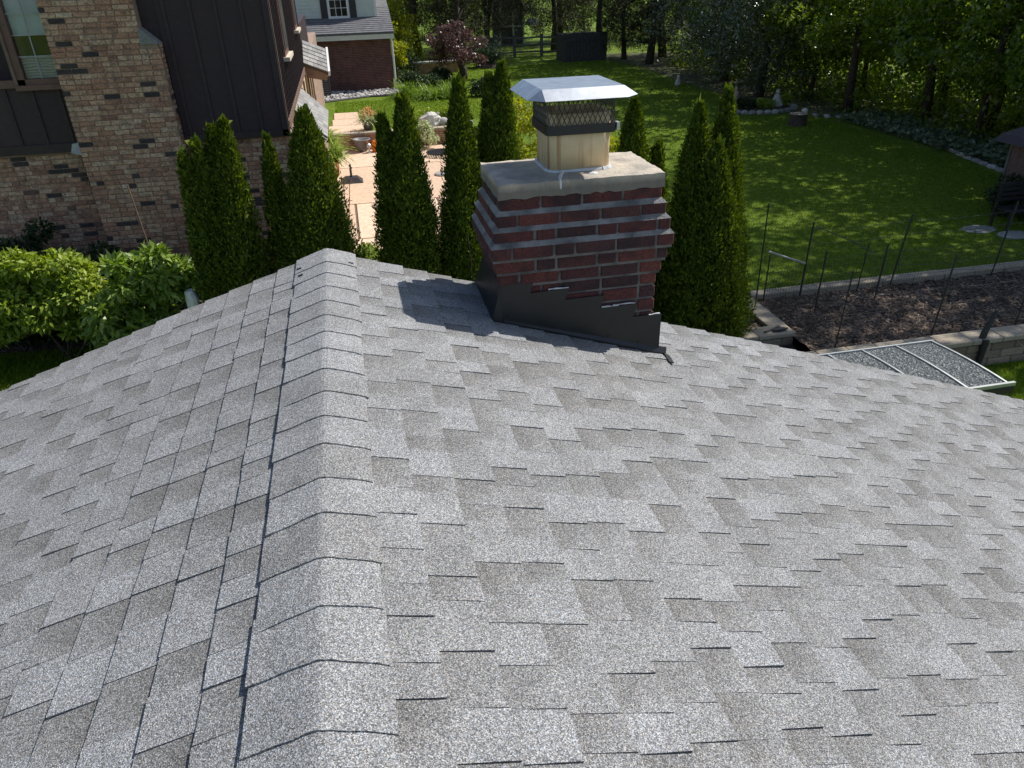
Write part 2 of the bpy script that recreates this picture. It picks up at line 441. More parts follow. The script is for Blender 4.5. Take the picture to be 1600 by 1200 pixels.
    def rock(s, c, r, seed=0, n=8, m=6, flat=0.7):
        q = random.Random(seed); i0 = len(s.v)
        for k in range(m + 1):
            ph = math.pi * k / m
            for j in range(n):
                t = 2 * math.pi * j / n
                w = 1 + q.uniform(-0.16, 0.16)
                s.v.append((c[0] + r[0] * w * math.sin(ph) * math.cos(t), c[1] + r[1] * w * math.sin(ph) * math.sin(t), c[2] + r[2] * math.cos(ph) * (1 + q.uniform(-.06, .06))))
        for k in range(m):
            for j in range(n):
                j2 = (j + 1) % n
                s.f.append((i0 + (k + 1) * n + j, i0 + (k + 1) * n + j2, i0 + k * n + j2, i0 + k * n + j))
        return s
    def mesh(s, name, mat, smooth=False):
        me = bpy.data.meshes.new(name)
        me.from_pydata(s.v, [], s.f)
        if mat: me.materials.append(MATS[mat])
        if smooth: me.shade_smooth()
        me.update()
        return me
    def build(s, name, mat, parent=None, smooth=False):
        return link(name, s.mesh(name, mat, smooth), parent)

def link(name, me, parent=None):
    o = bpy.data.objects.new(name, me)
    COL.objects.link(o)
    if parent is not None:
        o.parent = parent
        o.matrix_parent_inverse = Matrix.Translation(-Vector(world_loc(parent)))
    return o

def world_loc(o):
    v = Vector(o.location)
    # parents in this script carry only translations
    if o.parent is not None:
        v = v + Vector(world_loc(o.parent)) + o.matrix_parent_inverse.translation
    return v

def tag(o, label, cat, group=None, kind=None):
    if label: o['label'] = label
    if cat: o['category'] = cat
    if group: o['group'] = group
    if kind: o['kind'] = kind
    return o

def thing(name, loc, label, cat, group=None):
    o = bpy.data.objects.new(name, None)
    o.empty_display_size = 0.2
    o.location = loc
    COL.objects.link(o)
    return tag(o, label, cat, group)

def struct(o):
    o['kind'] = 'structure'; return o

def stuff(o):
    o['kind'] = 'stuff'; return o

def unit(a):
    return a / np.maximum(np.linalg.norm(a, axis=1, keepdims=True), 1e-9)

def leaf_mesh(name, P, D, Nn, L, W, mat, fold=0.15):
    """one folded diamond leaf per row"""
    n = len(P)
    D = unit(D); S = unit(np.cross(D, Nn)); U = np.cross(S, D)
    L = np.broadcast_to(np.asarray(L, float).reshape(-1, 1), (n, 1)); W = np.broadcast_to(np.asarray(W, float).reshape(-1, 1), (n, 1))
    V = np.empty((n, 4, 3))
    V[:, 0] = P
    V[:, 1] = P + D * L * 0.45 + S * W * 0.5 + U * W * fold
    V[:, 2] = P + D * L - U * L * 0.08
    V[:, 3] = P + D * L * 0.45 - S * W * 0.5 + U * W * fold
    me = bpy.data.meshes.new(name)
    me.vertices.add(n * 4)
    me.vertices.foreach_set('co', V.reshape(-1).astype(np.float32))
    me.loops.add(n * 4)
    me.loops.foreach_set('vertex_index', np.arange(n * 4, dtype=np.int32))
    me.polygons.add(n)
    me.polygons.foreach_set('loop_start', np.arange(0, n * 4, 4, dtype=np.int32))
    me.update(calc_edges=True)
    me.materials.append(MATS[mat])
    return me

def rdir(n):
    return unit(rng.normal(size=(n, 3)))

def copy_tree(root, loc, rz=0.0, sc=1.0, label=None, group=None):
    """a thing whose parts sit in its local space"""
    r = root.copy(); COL.objects.link(r)
    r.location = loc; r.rotation_euler = (0, 0, rz); r.scale = (sc, sc, sc)
    if label: r['label'] = label
    if group: r['group'] = group
    for ch in list(root.children):
        c_ = ch.copy(); COL.objects.link(c_); c_.parent = r
        c_.matrix_parent_inverse = Matrix.Identity(4)
    return r

def sub(name, me, root):
    """part built in its thing's local space"""
    o = bpy.data.objects.new(name, me); COL.objects.link(o); o.parent = root
    return o

def smooth01(x):
    x = min(1.0, max(0.0, x)); return x * x * (3 - 2 * x)

# ------------------------------------------------------------------ ground
def H(x, y):
    A = 0.5 * smooth01((y - 26.55) / 0.12)
    B = 0.0 if y < 10.28 else (0.40 + 0.1 * min(1, (y - 10.4) / 10) if y > 10.4 else 0.40 * (y - 10.28) / 0.12)
    w = smooth01((x - 4.3) / 1.0)
    C = 0.5 * smooth01((-2.5 - x) / 0.8) * smooth01((13.5 - y) / 1.0) * smooth01((y - 5.0) / 2.0)     # the neighbour's side yard lies higher
    return A * (1 - w) + B * w + C

gx = sorted(set([-300, -150, -80, -40, -20] + [round(v, 2) for v in np.arange(-12, 30, 0.5)] + [4.3, 4.5, 4.7, 4.9, 5.1, 5.3] + [35, 45, 60, 90, 150, 300]))
gy = sorted(set([-200, -60, -20, -10] + [float(v) for v in range(-5, 50, 1)] + [10.28, 10.34, 10.4, 26.55, 26.58, 26.61, 26.64, 26.67] + [55, 60, 70, 80, 100, 140, 200, 400]))
mb = MB()
for y in gy:
    for x in gx:
        mb.v.append((x, y, H(x, y)))
nx = len(gx)
for j in range(len(gy) - 1):
    for i in range(nx - 1):
        mb.f.append((j * nx + i, j * nx + i + 1, (j + 1) * nx + i + 1, (j + 1) * nx + i))
ground = struct(mb.build('lawn_ground', 'lawn'))

def sheet(name, mat, poly, dz, n=1):
    """flat sheet following the ground by its corner points"""
    m_ = MB(); m_.poly([(x, y, H(x, y) + dz) for x, y in poly])
    return m_.build(name, mat)

# woodland floor, edged by a line of stones
wf = [(16.2, 24.2), (16.75, 23.6), (16.9, 22), (16.9, 20.4), (16.7, 18.8), (16.4, 17.6), (16.15, 15.9), (16.1, 14.2), (17, 9), (22, 6), (25, 10), (25, 40), (20, 47), (15.2, 48), (15.7, 41), (15.6, 38), (15.3, 34), (15.4, 30), (15.3, 27.5), (15.9, 25.6)]
struct(sheet('woodland_floor', 'leaf_litter', wf, 0.012))

# ------------------------------------------------------------------ our house: roof, ridge, chimney
house = thing('house', (0.9, 0, 0), 'low house with grey asphalt shingle roof and red brick chimney, in the foreground', 'house')
EX_L, EX_R, YB = -4.3, 5.55, -4.2
def rp(s, u, y, n=0.0):
    """point on slope s (+1 right, -1 left), u down the slope, n above the deck"""
    n += 0.0035 * math.sin(2.3 * y + 1.4 * u + s) * min(1, u) + 0.0018 * math.sin(6.1 * y - 3.3 * u)  * min(1, u)
    return (s * (u * CP + n * SP), y, ZR - u * SP + n * CP)
wall = MB()
zl, zr_ = ZR + (EX_L + 0.35) * math.tan(PITCH) - 0.12, ZR - (EX_R - 0.35) * math.tan(PITCH) - 0.12
wall.extrude([(EX_L + 0.35, -3.9, 0), (EX_R - 0.35, -3.9, 0), (EX_R - 0.35, -3.9, zr_), (0, -3.9, ZR - 0.12), (EX_L + 0.35, -3.9, zl)], (0, 7.48, 0))
wall.build('wall', 'house_wall', house)
deck = MB()
for s, ex in ((1, EX_R), (-1, -EX_L)):
    U = ex / CP
    a = [rp(s, 0, YB, -0.004), rp(s, U, YB, -0.004), rp(s, U, RAKE - 0.02, -0.004), rp(s, 0, RAKE - 0.02, -0.004)]
    b = [rp(s, 0, YB, -0.10), rp(s, U, YB, -0.10), rp(s, U, RAKE - 0.02, -0.10), rp(s, 0, RAKE - 0.02, -0.10)]
    if s < 0: a.reverse(); b.reverse()
    deck.hexa(b + a)
roof = deck.build('roof', 'roof_deck', house)
for s, ex in ((1, EX_R), (-1, -EX_L)):
    a = [rp(s, q, y, n) for n in (-.19, -.006) for q, y in ((.002, RAKE - .018), (ex / CP, RAKE - .018), (ex / CP, RAKE - .002), (.002, RAKE - .002))]
    MB().hexa(a).build('rake_board', 'white_paint', roof)

CH = dict(x0=0.83, x1=1.63, y0=3.34, y1=3.81)       # chimney shaft
CAMP = Vector((0.202, 0, 5.27))
pieces_list = []           # (distance score, verts, tones)
EXPO, FIRST = 0.1372, 0.262
for s, ex in ((1, EX_R), (-1, -EX_L)):
    U = ex / CP
    nc = int((U - FIRST) / EXPO) + 1
    first = FIRST if s > 0 else 0.272
    for k in range(-1, nc):
        u1 = first + k * EXPO
        u0 = u1 - EXPO
        y = YB - random.uniform(0, 0.2)
        high = random.random() < 0.5
        while y < RAKE:
            w = random.choice((0.10, 0.12, 0.14, 0.16)) * random.uniform(0.9, 1.1) if high else random.choice((0.09, 0.11, 0.13, 0.15)) * random.uniform(0.9, 1.1)
            ya, yb = y, min(y + w, RAKE + 0.012)
            if RAKE - yb < 0.05: yb = RAKE + random.uniform(0.006, 0.014)
            y = yb
            nb, nt0 = (0.0131, 0.0033) if high else (0.0114, 0.0016)
            nb += random.uniform(-0.0004, 0.0006)
            j = [random.uniform(-0.0025, 0.0025) for _ in range(4)]
            sk = random.uniform(0.0, 0.006) if high else 0.0
            uu0, uu1 = max(u0 - 0.03, 0.004), u1
            gap = 0.0006
            pts = [rp(s, uu0, ya + gap, -0.003), rp(s, uu1 + j[0], ya + gap + sk, -0.003), rp(s, uu1 + j[1], yb - gap - sk, -0.003), rp(s, uu0, yb - gap, -0.003),
                   rp(s, uu0, ya + gap, nt0), rp(s, uu1 + j[0], ya + gap + sk, nb + random.uniform(-.0006, .0012)), rp(s, uu1 + j[1], yb - gap - sk, nb + random.uniform(-.0006, .0012)), rp(s, uu0, yb - gap, nt0)]
            if s < 0:
                pts = [pts[0], pts[3], pts[2], pts[1], pts[4], pts[7], pts[6], pts[5]]
            if high:
                t = random.gauss(0.60, 0.075)
                tones = [t] * 8
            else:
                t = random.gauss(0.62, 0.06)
                d = random.uniform(0.42, 0.78)                    # low pieces get a darker tone towards their far, upslope corner
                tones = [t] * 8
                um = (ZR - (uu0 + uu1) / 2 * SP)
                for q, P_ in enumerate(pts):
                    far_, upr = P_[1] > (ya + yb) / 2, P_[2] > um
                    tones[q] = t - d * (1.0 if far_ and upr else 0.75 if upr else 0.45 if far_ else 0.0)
            c = sum((Vector(q) for q in pts), Vector()) / 8
            # which ones show largest in the picture
            rel = c - CAMP
            dep = rel.dot(F_)
            vis = 0.0
            if dep > 0.2:
                px = rel.dot(R_) / dep * 1160; py = rel.dot(D_) / dep * 1160
                inch = CH['x0'] - 0.02 < c.x < CH['x1'] + 0.02 and c.y > CH['y0']
                hid = u1 < 0.12
                if abs(px) < 790 and abs(py) < 590 and not inch and not hid:
                    nrm = Vector((s * SP, 0, CP))
                    vis = (yb - ya) * (-rel.normalized().dot(nrm)) / (dep * dep)
            pieces_list.append((vis, pts, tones))
            high = not high if random.random() < 0.93 else high
pieces_list.sort(key=lambda t: -t[0])

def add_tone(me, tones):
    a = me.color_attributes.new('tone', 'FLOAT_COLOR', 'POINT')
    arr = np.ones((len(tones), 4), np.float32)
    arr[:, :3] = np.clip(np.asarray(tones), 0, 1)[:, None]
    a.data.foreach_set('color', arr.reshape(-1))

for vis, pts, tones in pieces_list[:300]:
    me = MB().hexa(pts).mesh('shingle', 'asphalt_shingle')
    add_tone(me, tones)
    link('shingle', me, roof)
mb = MB(); tt = []
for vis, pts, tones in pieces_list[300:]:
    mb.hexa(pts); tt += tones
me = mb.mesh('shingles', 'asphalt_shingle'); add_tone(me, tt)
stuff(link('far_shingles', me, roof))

# ridge caps: far cap lies over the nearer one
CAPX = 0.1685
ridge_prof = [-0.166, -0.125, -0.09, -0.062, -0.042, -0.026, -0.012, 0.0, 0.012, 0.026, 0.042, 0.062, 0.09, 0.12, 0.149]
def ridge_z(x):
    b = 0.011
    return -math.tan(PITCH) * (math.sqrt(x * x + b * b) - b * 0.5)
k0 = int((YB - 0.966) / CAPX) - 1
yk = 0.966 + CAPX * k0
while yk < RAKE - 0.05:
    ya = yk + random.uniform(-0.010, 0.010); skew = random.uniform(-0.007, 0.007); yb = min(yk + CAPX + 0.03, RAKE + 0.016)
    last = yk + 2 * CAPX > RAKE
    if last: yb = RAKE + 0.016
    mb = MB()
    jl, jr = random.uniform(-0.006, 0.004), random.uniform(-0.004, 0.006)
    rows = []; lift_l = random.uniform(-0.002, 0.004)
    for (yy, lift, dj) in ((ya, 0.0190, 1), ((ya + yb) / 2, 0.0163, .5), (yb, 0.0137 if not last else 0.018, 0)):
        row = []
        for q, uu in enumerate(ridge_prof):
            u_ = uu + (jl if q == 0 else jr if q == len(ridge_prof) - 1 else 0)
            wob = random.uniform(-0.0015, 0.0015) if yy == ya else 0
            edge_ = lift_l if q == 0 else -0.004 if q == len(ridge_prof) - 1 else 0.0
            row.append((u_ * CP, yy + wob + skew * u_ / .15, ZR + ridge_z(u_ * CP) + lift + edge_ + random.uniform(-0.0005, 0.0005)))
        rows.append(row)
    n_ = len(ridge_prof)
    th = 0.0062
    for row in rows: mb.v += row
    for row in rows: mb.v += [(x, y, z - th) for x, y, z in row]
    for r_ in range(2):
        for q in range(n_ - 1):
            a, b = r_ * n_ + q, (r_ + 1) * n_ + q
            mb.f.append((a, a + 1, b + 1, b)); mb.f.append((a + 3 * n_, b + 3 * n_, b + 3 * n_ + 1, a + 3 * n_ + 1))
        a, b = r_ * n_, (r_ + 1) * n_
        mb.f.append((a, b, b + 3 * n_, a + 3 * n_)); mb.f.append((a + n_ - 1, a + 4 * n_ - 1, b + 4 * n_ - 1, b + n_ - 1))
    for q in range(n_ - 1):
        mb.f.append((q, q + 3 * n_, q + 1 + 3 * n_, q + 1)); mb.f.append((2 * n_ + q, 2 * n_ + q + 1, 5 * n_ + q + 1, 5 * n_ + q))
    me = mb.mesh('ridge_cap', 'asphalt_shingle')
    me.shade_flat()
    t = random.gauss(0.60, 0.09); add_tone(me, [t] * len(mb.v))
    link('ridge_cap', me, roof)
    yk += CAPX
    if last: break
# nail heads / sealant dabs on the last cap
for (u, y) in ((-0.142, 3.71), (0.118, 3.70), (-0.130, 3.60)):
    s_ = 1 if u > 0 else -1
    b_ = MB()
    q = [rp(s_, abs(u) + du, y + dy, n) for n in (0.018, 0.0225) for du, dy in ((-.012, -.006), (.012, -.004), (.013, .006), (-.012, .005))]
    b_.hexa(q).build('sealant_dab', 'black_metal', roof)

# --- chimney
core = MB()
e = 0.012
core.box(CH['x0'] + e, CH['x1'] - e, CH['y0'] + e, CH['y1'] - e, 2.9, ZR + 0.345)
chim = core.build('chimney', 'mortar', house)
ROW = 0.0722
out = {0: 0.0, 1: 0.019, 2: 0.038, 3: 0.056, 4: 0.036, 5: 0.016, 6: 0.0}
for r_ in range(0, 13):
    z1 = ZR + 0.345 - r_ * ROW - 0.004
    z0 = z1 - 0.0605
    o_ = out.get(r_, 0.0)
    x0, x1, y0, y1 = CH['x0'] - o_, CH['x1'] + o_, CH['y0'] - o_, CH['y1'] + o_
    # mortar course behind the bricks and a sloped bed on each projecting step
    MB().box(x0 + 0.008, x1 - 0.008, y0 + 0.008, y1 - 0.008, z0 - 0.0137, z1 + 0.0000).build('mortar_bed', 'mortar', chim)
    if r_ in (1, 2, 3):
        oi = out.get(r_ - 1, 0.0) - 0.002
        xi0, xi1, yi0, yi1 = CH['x0'] - oi, CH['x1'] + oi, CH['y0'] - oi, CH['y1'] + oi
        d_ = 0.001
        MB().hexa([(x0 - d_, y0 - d_, z1 - .003), (x1 + d_, y0 - d_, z1 - .003), (x1 + d_, y1 + d_, z1 - .003), (x0 - d_, y1 + d_, z1 - .003), (xi0, yi0, z1 + .020), (xi1, yi0, z1 + .020), (xi1, yi1, z1 + .020), (xi0, yi1, z1 + .020)]).build('mortar_ledge', 'mortar_ledge', chim)
    # front and back rows
    def run(a, b, shift):
        """brick intervals between a and b"""
        c_, outl = a, []
        first_ = 0.094 if shift else 0.192
        while b - c_ > 0.03:
            w_ = first_ if not outl else random.choice((0.192, 0.194, 0.19, 0.192, 0.092))
            if b - (c_ + w_) < 0.06: w_ = b - c_
            outl.append((c_, c_ + w_)); c_ += w_ + 0.0115
        return outl
    for (ya, yb, vis_) in ((y0, y0 + 0.092, True), (y1 - 0.092, y1, False)):
        for a, b in run(x0, x1, r_ % 2):
            MB().cbox(a + random.uniform(0, .002), b - random.uniform(0, .002), ya + random.uniform(-.0020, .0025), yb, z0 + random.uniform(-.001, .001), z1, 0.0045).build('brick', 'chimney_brick', chim)
    for (xa, xb) in ((x0, x0 + 0.092), (x1 - 0.092, x1)):
        for a, b in run(y0 + 0.1035, y1 - 0.1035, r_ % 2):
            MB().cbox(xa + (random.uniform(-.002, .001) if xa == x0 else 0), xb, a, b, z0, z1, 0.0045).build('brick', 'chimney_brick', chim)
# concrete crown with rough edge
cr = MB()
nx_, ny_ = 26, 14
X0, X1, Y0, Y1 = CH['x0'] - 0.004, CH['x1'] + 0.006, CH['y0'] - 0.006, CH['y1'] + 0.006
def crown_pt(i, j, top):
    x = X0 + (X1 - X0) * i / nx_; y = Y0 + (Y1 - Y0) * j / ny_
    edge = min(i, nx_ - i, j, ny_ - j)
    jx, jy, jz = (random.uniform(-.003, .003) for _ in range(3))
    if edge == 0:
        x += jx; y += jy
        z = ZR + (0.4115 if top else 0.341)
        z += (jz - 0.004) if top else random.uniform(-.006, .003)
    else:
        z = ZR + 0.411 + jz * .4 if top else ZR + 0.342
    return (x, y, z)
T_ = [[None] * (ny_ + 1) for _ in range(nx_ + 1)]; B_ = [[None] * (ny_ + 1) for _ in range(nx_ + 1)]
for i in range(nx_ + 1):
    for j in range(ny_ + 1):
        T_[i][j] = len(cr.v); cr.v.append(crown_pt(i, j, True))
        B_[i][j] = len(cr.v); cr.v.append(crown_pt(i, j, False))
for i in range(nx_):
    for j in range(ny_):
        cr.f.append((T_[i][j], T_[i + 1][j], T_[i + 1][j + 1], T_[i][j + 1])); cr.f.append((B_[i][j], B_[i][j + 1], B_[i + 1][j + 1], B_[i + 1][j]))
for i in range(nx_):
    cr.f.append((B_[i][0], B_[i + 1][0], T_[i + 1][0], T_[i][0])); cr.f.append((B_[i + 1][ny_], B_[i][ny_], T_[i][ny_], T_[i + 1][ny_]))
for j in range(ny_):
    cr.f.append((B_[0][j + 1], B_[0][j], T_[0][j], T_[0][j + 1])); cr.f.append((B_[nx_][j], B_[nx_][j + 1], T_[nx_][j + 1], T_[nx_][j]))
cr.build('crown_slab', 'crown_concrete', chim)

def rrect(x0, x1, y0, y1, r, n=6):
    o_ = []
    for cx, cy, a0 in ((x1 - r, y0 + r, -90), (x1 - r, y1 - r, 0), (x0 + r, y1 - r, 90), (x0 + r, y0 + r, 180)):
        for k in range(n + 1):
            t = rad(a0 + 90 * k / n); o_.append((cx + r * math.cos(t), cy + r * math.sin(t)))
    return o_
def ring_wall(mb, outer, inner, z0, z1):
    n = len(outer); i = len(mb.v)
    for L_, z in ((outer, z0), (outer, z1), (inner, z1), (inner, z0)):
        mb.v += [(x, y, z) for x, y in L_]
    for a in range(4):
        b = (a + 1) % 4
        for k in range(n):
            k2 = (k + 1) % n
            mb.f.append((i + a * n + k, i + a * n + k2, i + b * n + k2, i + b * n + k))
    return mb
FX0, FX1, FY0, FY1 = 1.105, 1.412, 3.475, 3.765
ring_wall(MB(), rrect(FX0, FX1, FY0, FY1, .045), rrect(FX0 + .022, FX1 - .022, FY0 + .022, FY1 - .022, .03), ZR + .402, ZR + .672).build('flue_tile', 'flue_clay', chim, True)
MB().box(FX0 + .025, FX1 - .025, FY0 + .025, FY1 - .025, ZR + .405, ZR + .60).build('flue_fill', 'flue_black', chim)  # plain black block filling the flue to just below its rim
# sealant bead round the flue
pts = rrect(FX0 - .004, FX1 + .004, FY0 - .004, FY1 + .004, .05)
MB().tube([(x, y, ZR + .413) for x, y in pts + pts[:1]], [.011 * random.uniform(.75, 1.3) for _ in range(len(pts) + 1)], 6, False).build('sealant_bead', 'sealant', chim)
MB().tube([(1.165, 3.474, ZR + .414), (1.150, 3.43, ZR + .413), (1.128, 3.38, ZR + .411), (1.120, 3.336, ZR + .405), (1.121, 3.330, ZR + .37)], [.012, .009, .010, .007, .003], 6).build('sealant_drip', 'sealant', chim)
MB().rock((1.30, 3.405, ZR + .412), (.024, .012, .006), 3).build('mortar_crumb', 'sealant', chim)
# cap: band, screen, lid
BX0, BX1, BY0, BY1 = 1.087, 1.430, 3.457, 3.783
ring_wall(MB(), rrect(BX0, BX1, BY0, BY1, .03), rrect(BX0 + .003, BX1 - .003, BY0 + .003, BY1 - .003, .027), ZR + .584, ZR + .627).build('cap_band', 'black_metal', chim)
for (cx, cy) in ((BX1 + .008, BY0 + .025),):
    MB().box(cx - .009, cx + .006, cy - .02, cy + .02, ZR + .592, ZR + .626).build('clamp_screw', 'aluminium', chim)
scr = MB()
per = rrect(BX0 + .006, BX1 - .006, BY0 + .006, BY1 - .006, .028, 4)
L_ = [0.0]
pp = [Vector((x, y, 0)) for x, y in per + per[:1]]
for k in range(len(pp) - 1): L_.append(L_[-1] + (pp[k + 1] - pp[k]).length)
def along(d):
    d = d % L_[-1]
    for k in range(len(pp) - 1):
        if d <= L_[k + 1]:
            t = (d - L_[k]) / max(1e-9, L_[k + 1] - L_[k]); return pp[k].lerp(pp[k + 1], t)
    return pp[-1]
nd = 50; cell = L_[-1] / nd
zs0, zs1, nz = ZR + .620, ZR + .790, 3
for k in range(nd):
    for half in (1, -1):
        pl = []
        for q in range(nz * 4 + 1):
            z = zs0 + (zs1 - zs0) * q / (nz * 4)
            ph = q / 4.0 * 2
            tri = abs((ph % 2) - 1)
            tri = smooth01(tri)
            v = along((k + 0.5 * half * (1 - tri)) * cell + cell * .5)
            pl.append((v.x, v.y, z))
        scr.tube(pl, .0021, 4, False)
scr.build('cap_screen', 'wire_metal', chim)
lid = MB()
LT = [(1.05, 3.40), (1.435, 3.40), (1.435, 3.785), (1.05, 3.785)]
zt_, zb_ = ZR + .797, ZR + .756
dx, dy, cut = .066, .066, .045
lid.poly([(x, y, zt_) for x, y in LT])
sk = [[(1.05, 3.40), (1.05 + 0, 3.40 - dy), (1.435 + 0.02, 3.40 - dy), (1.435, 3.40)]]
A_, B__, C_, E_ = LT
def q3(p, z): return (p[0], p[1], z)
lid.poly([q3((A_[0] + 0, A_[1] - dy), zb_), q3((B__[0], B__[1] - dy), zb_), q3(B__, zt_), q3(A_, zt_)])
lid.poly([q3((B__[0] + dx, B__[1]), zb_), q3((C_[0] + dx, C_[1]), zb_), q3(C_, zt_), q3(B__, zt_)])
lid.poly([q3((C_[0], C_[1] + dy), zb_), q3((E_[0], E_[1] + dy), zb_), q3(E_, zt_), q3(C_, zt_)])
lid.poly([q3((E_[0] - dx, E_[1]), zb_), q3((A_[0] - dx, A_[1]), zb_), q3(A_, zt_), q3(E_, zt_)])
for P_, a, b in ((A_, (-dx, 0), (0, -dy)), (B__, (0, -dy), (dx, 0)), (C_, (dx, 0), (0, dy)), (E_, (0, dy), (-dx, 0))):
    lid.poly([q3(P_, zt_), q3((P_[0] + a[0], P_[1] + a[1]), zb_), q3((P_[0] + b[0], P_[1] + b[1]), zb_)])
lo = lid.build('cap_lid', 'galvanised_lid', chim)
sm = lo.modifiers.new('thickness', 'SOLIDIFY'); sm.thickness = 0.0025; sm.offset = -1
# stepped flashing, folded on the front face
fl = MB()
yF = CH['y0'] - 0.0125
prof = [(0.822, -0.068), (0.985, -0.068), (0.968, -0.132), (1.168, -0.126), (1.146, -0.186), (1.352, -0.184), (1.332, -0.252), (1.532, -0.250), (1.512, -0.322), (1.668, -0.326)]
bot = [(1.668, -1.668 * math.tan(PITCH) + .012), (0.822, -0.822 * math.tan(PITCH) + .012)]
fl.extrude([(x, yF, ZR + z) for x, z in prof + bot], (0, 0.006, 0))
fl.build('step_flashing', 'flashing_metal', chim)
for (xa, xb, z) in ((1.06, 1.165, -.122), (1.34, 1.43, -.250), (1.40, 1.52, -.246), (1.60, 1.66, -.322)):
    MB().tube([(xa + (xb - xa) * k / 5, yF + .004, ZR + z + random.uniform(-.002, .002)) for k in range(6)], [.004 * random.uniform(.5, 1.2) for _ in range(6)], 5).build('caulk_line', 'sealant', chim)
MB().tube([(.752, 3.78, ZR - .26), (.750, 3.79, ZR - .10), (.742, 3.80, ZR + .05)], .0022, 5).build('copper_wire', 'trim_brown', chim)
for x in (.86, 1.02, 1.2, 1.38, 1.55):
    MB().lathe([(.007, 0), (.006, .003), (.001, .004)], (0, 0, 0), 8).build('nail_head', 'flashing_metal', chim).matrix_world = Matrix.Translation((x, yF - .0005, ZR - x * math.tan(PITCH) + .05)) @ Matrix.Rotation(rad(90), 4, 'X')
# foot of the flashing lying on the shingles, side apron and lower apron
ft = MB()
U0, U1 = 0.82 / CP, 1.70 / CP
ft.hexa([rp(1, U0, yF - .012, .010), rp(1, U1, yF - .014, .012), rp(1, U1, yF + .02, .012), rp(1, U0, yF + .02, .010), rp(1, U0, yF - .012, .018), rp(1, U1, yF - .014, .020), rp(1, U1, yF + .006, .05), rp(1, U0, yF + .006, .03)])
ft.build('flashing_foot', 'flashing_metal', chim)
ap = MB()
ap.hexa([rp(1, 0.765 / CP, CH['y0'] - .02, .008), rp(1, .82 / CP, CH['y0'] - .02, .008), rp(1, .82 / CP, RAKE, .008), rp(1, 0.765 / CP, RAKE, .008), (0.775, CH['y0'] - .02, ZR - .24), (0.822, CH['y0'] - .008, ZR - .068), (0.822, CH['y1'], ZR - .068), (0.775, RAKE, ZR - .24)])
ap.build('side_flashing', 'flashing_metal', chim)
ap = MB()
ap.hexa([rp(1, 1.655 / CP, yF + .002, .006), rp(1, 1.705 / CP, yF + .002, .010), rp(1, 1.705 / CP, RAKE, .010), rp(1, 1.655 / CP, RAKE, .006), rp(1, 1.655 / CP, yF + .002, .024), rp(1, 1.705 / CP, yF + .002, .019), rp(1, 1.705 / CP, RAKE, .019), rp(1, 1.655 / CP, RAKE, .024)])
ap.box(1.634, 1.640, CH['y0'] - .004, CH['y1'] + .004, ZR - .62, ZR - .33)
ap.build('apron_flashing', 'flashing_metal', chim)
MB().hexa([rp(1, 1.69 / CP, yF - .01, .014), rp(1, 1.72 / CP, yF - .02, .014), rp(1, 1.70 / CP, yF - .125, .016), rp(1, 1.675 / CP, yF - .12, .016), rp(1, 1.69 / CP, yF - .01, .022), rp(1, 1.72 / CP, yF - .02, .016), rp(1, 1.70 / CP, yF - .125, .021), rp(1, 1.675 / CP, yF - .12, .021)]).build('flashing_tab', 'flashing_metal', chim)

# ------------------------------------------------------------------ neighbour's dark boarded house
WY = 12.05
nb = thing('tudor_house', (-4, 14, 0), 'dark boarded two storey house with mottled brick base and brick chimney', 'house')
w = MB()
w.box(-14, -0.72, WY, 34, 0, 3.22)
w.build('wall', 'tudor_mortar', nb)
up = MB()
for bx_ in ((-14, -5.15, WY - .03, 20.0, 3.222, 7.0), (-3.555, -.74, WY - .03, 20.0, 3.222, 7.0), (-5.15, -3.555, WY - .03, 20.0, 3.222, 4.03), (-5.15, -3.555, WY + .3, 20.0, 4.03, 7.0)): up.box(*bx_)
up.box(-14, -.74, 20.001, 26, 3.222, 4.2); up.build('upper_wall', 'dark_batten', nb)
rf = MB()
rf.extrude([(-14.4, 12.0, 7.0), (-0.40, 12.0, 7.0), (-7.3, 12.0, 9.6)], (0, 8.1, 0)); rf.build('roof', 'far_roof', nb)
# chimney stack of the neighbour with every brick
cy0 = 11.74
ck = MB()
ck.box(-3.55 + .01, -2.20 - .01, cy0 + .012, WY + .1, 0, 4.50)
ck.box(-3.55 + .01, -2.40 - .01, cy0 + .012, WY + .1, 4.50, 8.6)
nch = ck.build('chimney', 'tudor_mortar', nb)
# weathered shoulder
MB().hexa([(-2.42, cy0 - .004, 4.50), (-2.185, cy0 - .004, 4.50), (-2.185, WY, 4.50), (-2.42, WY, 4.50), (-2.42, cy0 - .004, 4.70), (-2.40, cy0 - .004, 4.70), (-2.40, WY, 4.70), (-2.42, WY, 4.70)]).build('shoulder', 'grey_stone', nch)
bricks = []
def wall_bricks(xa, xb, z0, z1, y, score):
    r_ = 0; z = z0
    while z + .06 < z1:
        x = xa - (0.1 if r_ % 2 else 0) - random.uniform(0, .03)
        while x < xb:
            w_ = random.choice((.194, .194, .194, .092))
            a, b = max(x, xa), min(x + w_, xb)
            if b - a > .035:
                bricks.append((score((a + b) / 2, z), a, b, y + random.uniform(-.004, .003), z + random.uniform(-.0015, .0015)))
            x += w_ + .0105
        z += .0677; r_ += 1
wall_bricks(-3.55, -2.20, 1.0 - .0677 * 12, 4.50, cy0, lambda x, z: 10 - abs(z - 3.2))
wall_bricks(-3.55, -2.40, 1.0 + .0677 * 51, 5.6, cy0, lambda x, z: 8 - abs(z - 4.2))
wall_bricks(-6.6, -3.56, .2, 3.17, WY - .012, lambda x, z: 5 - abs(x + 3.6) * .5)
wall_bricks(-2.19, -0.70, 1.2, 3.17, WY - .012, lambda x, z: 2)
bricks.sort(key=lambda t: -t[0])
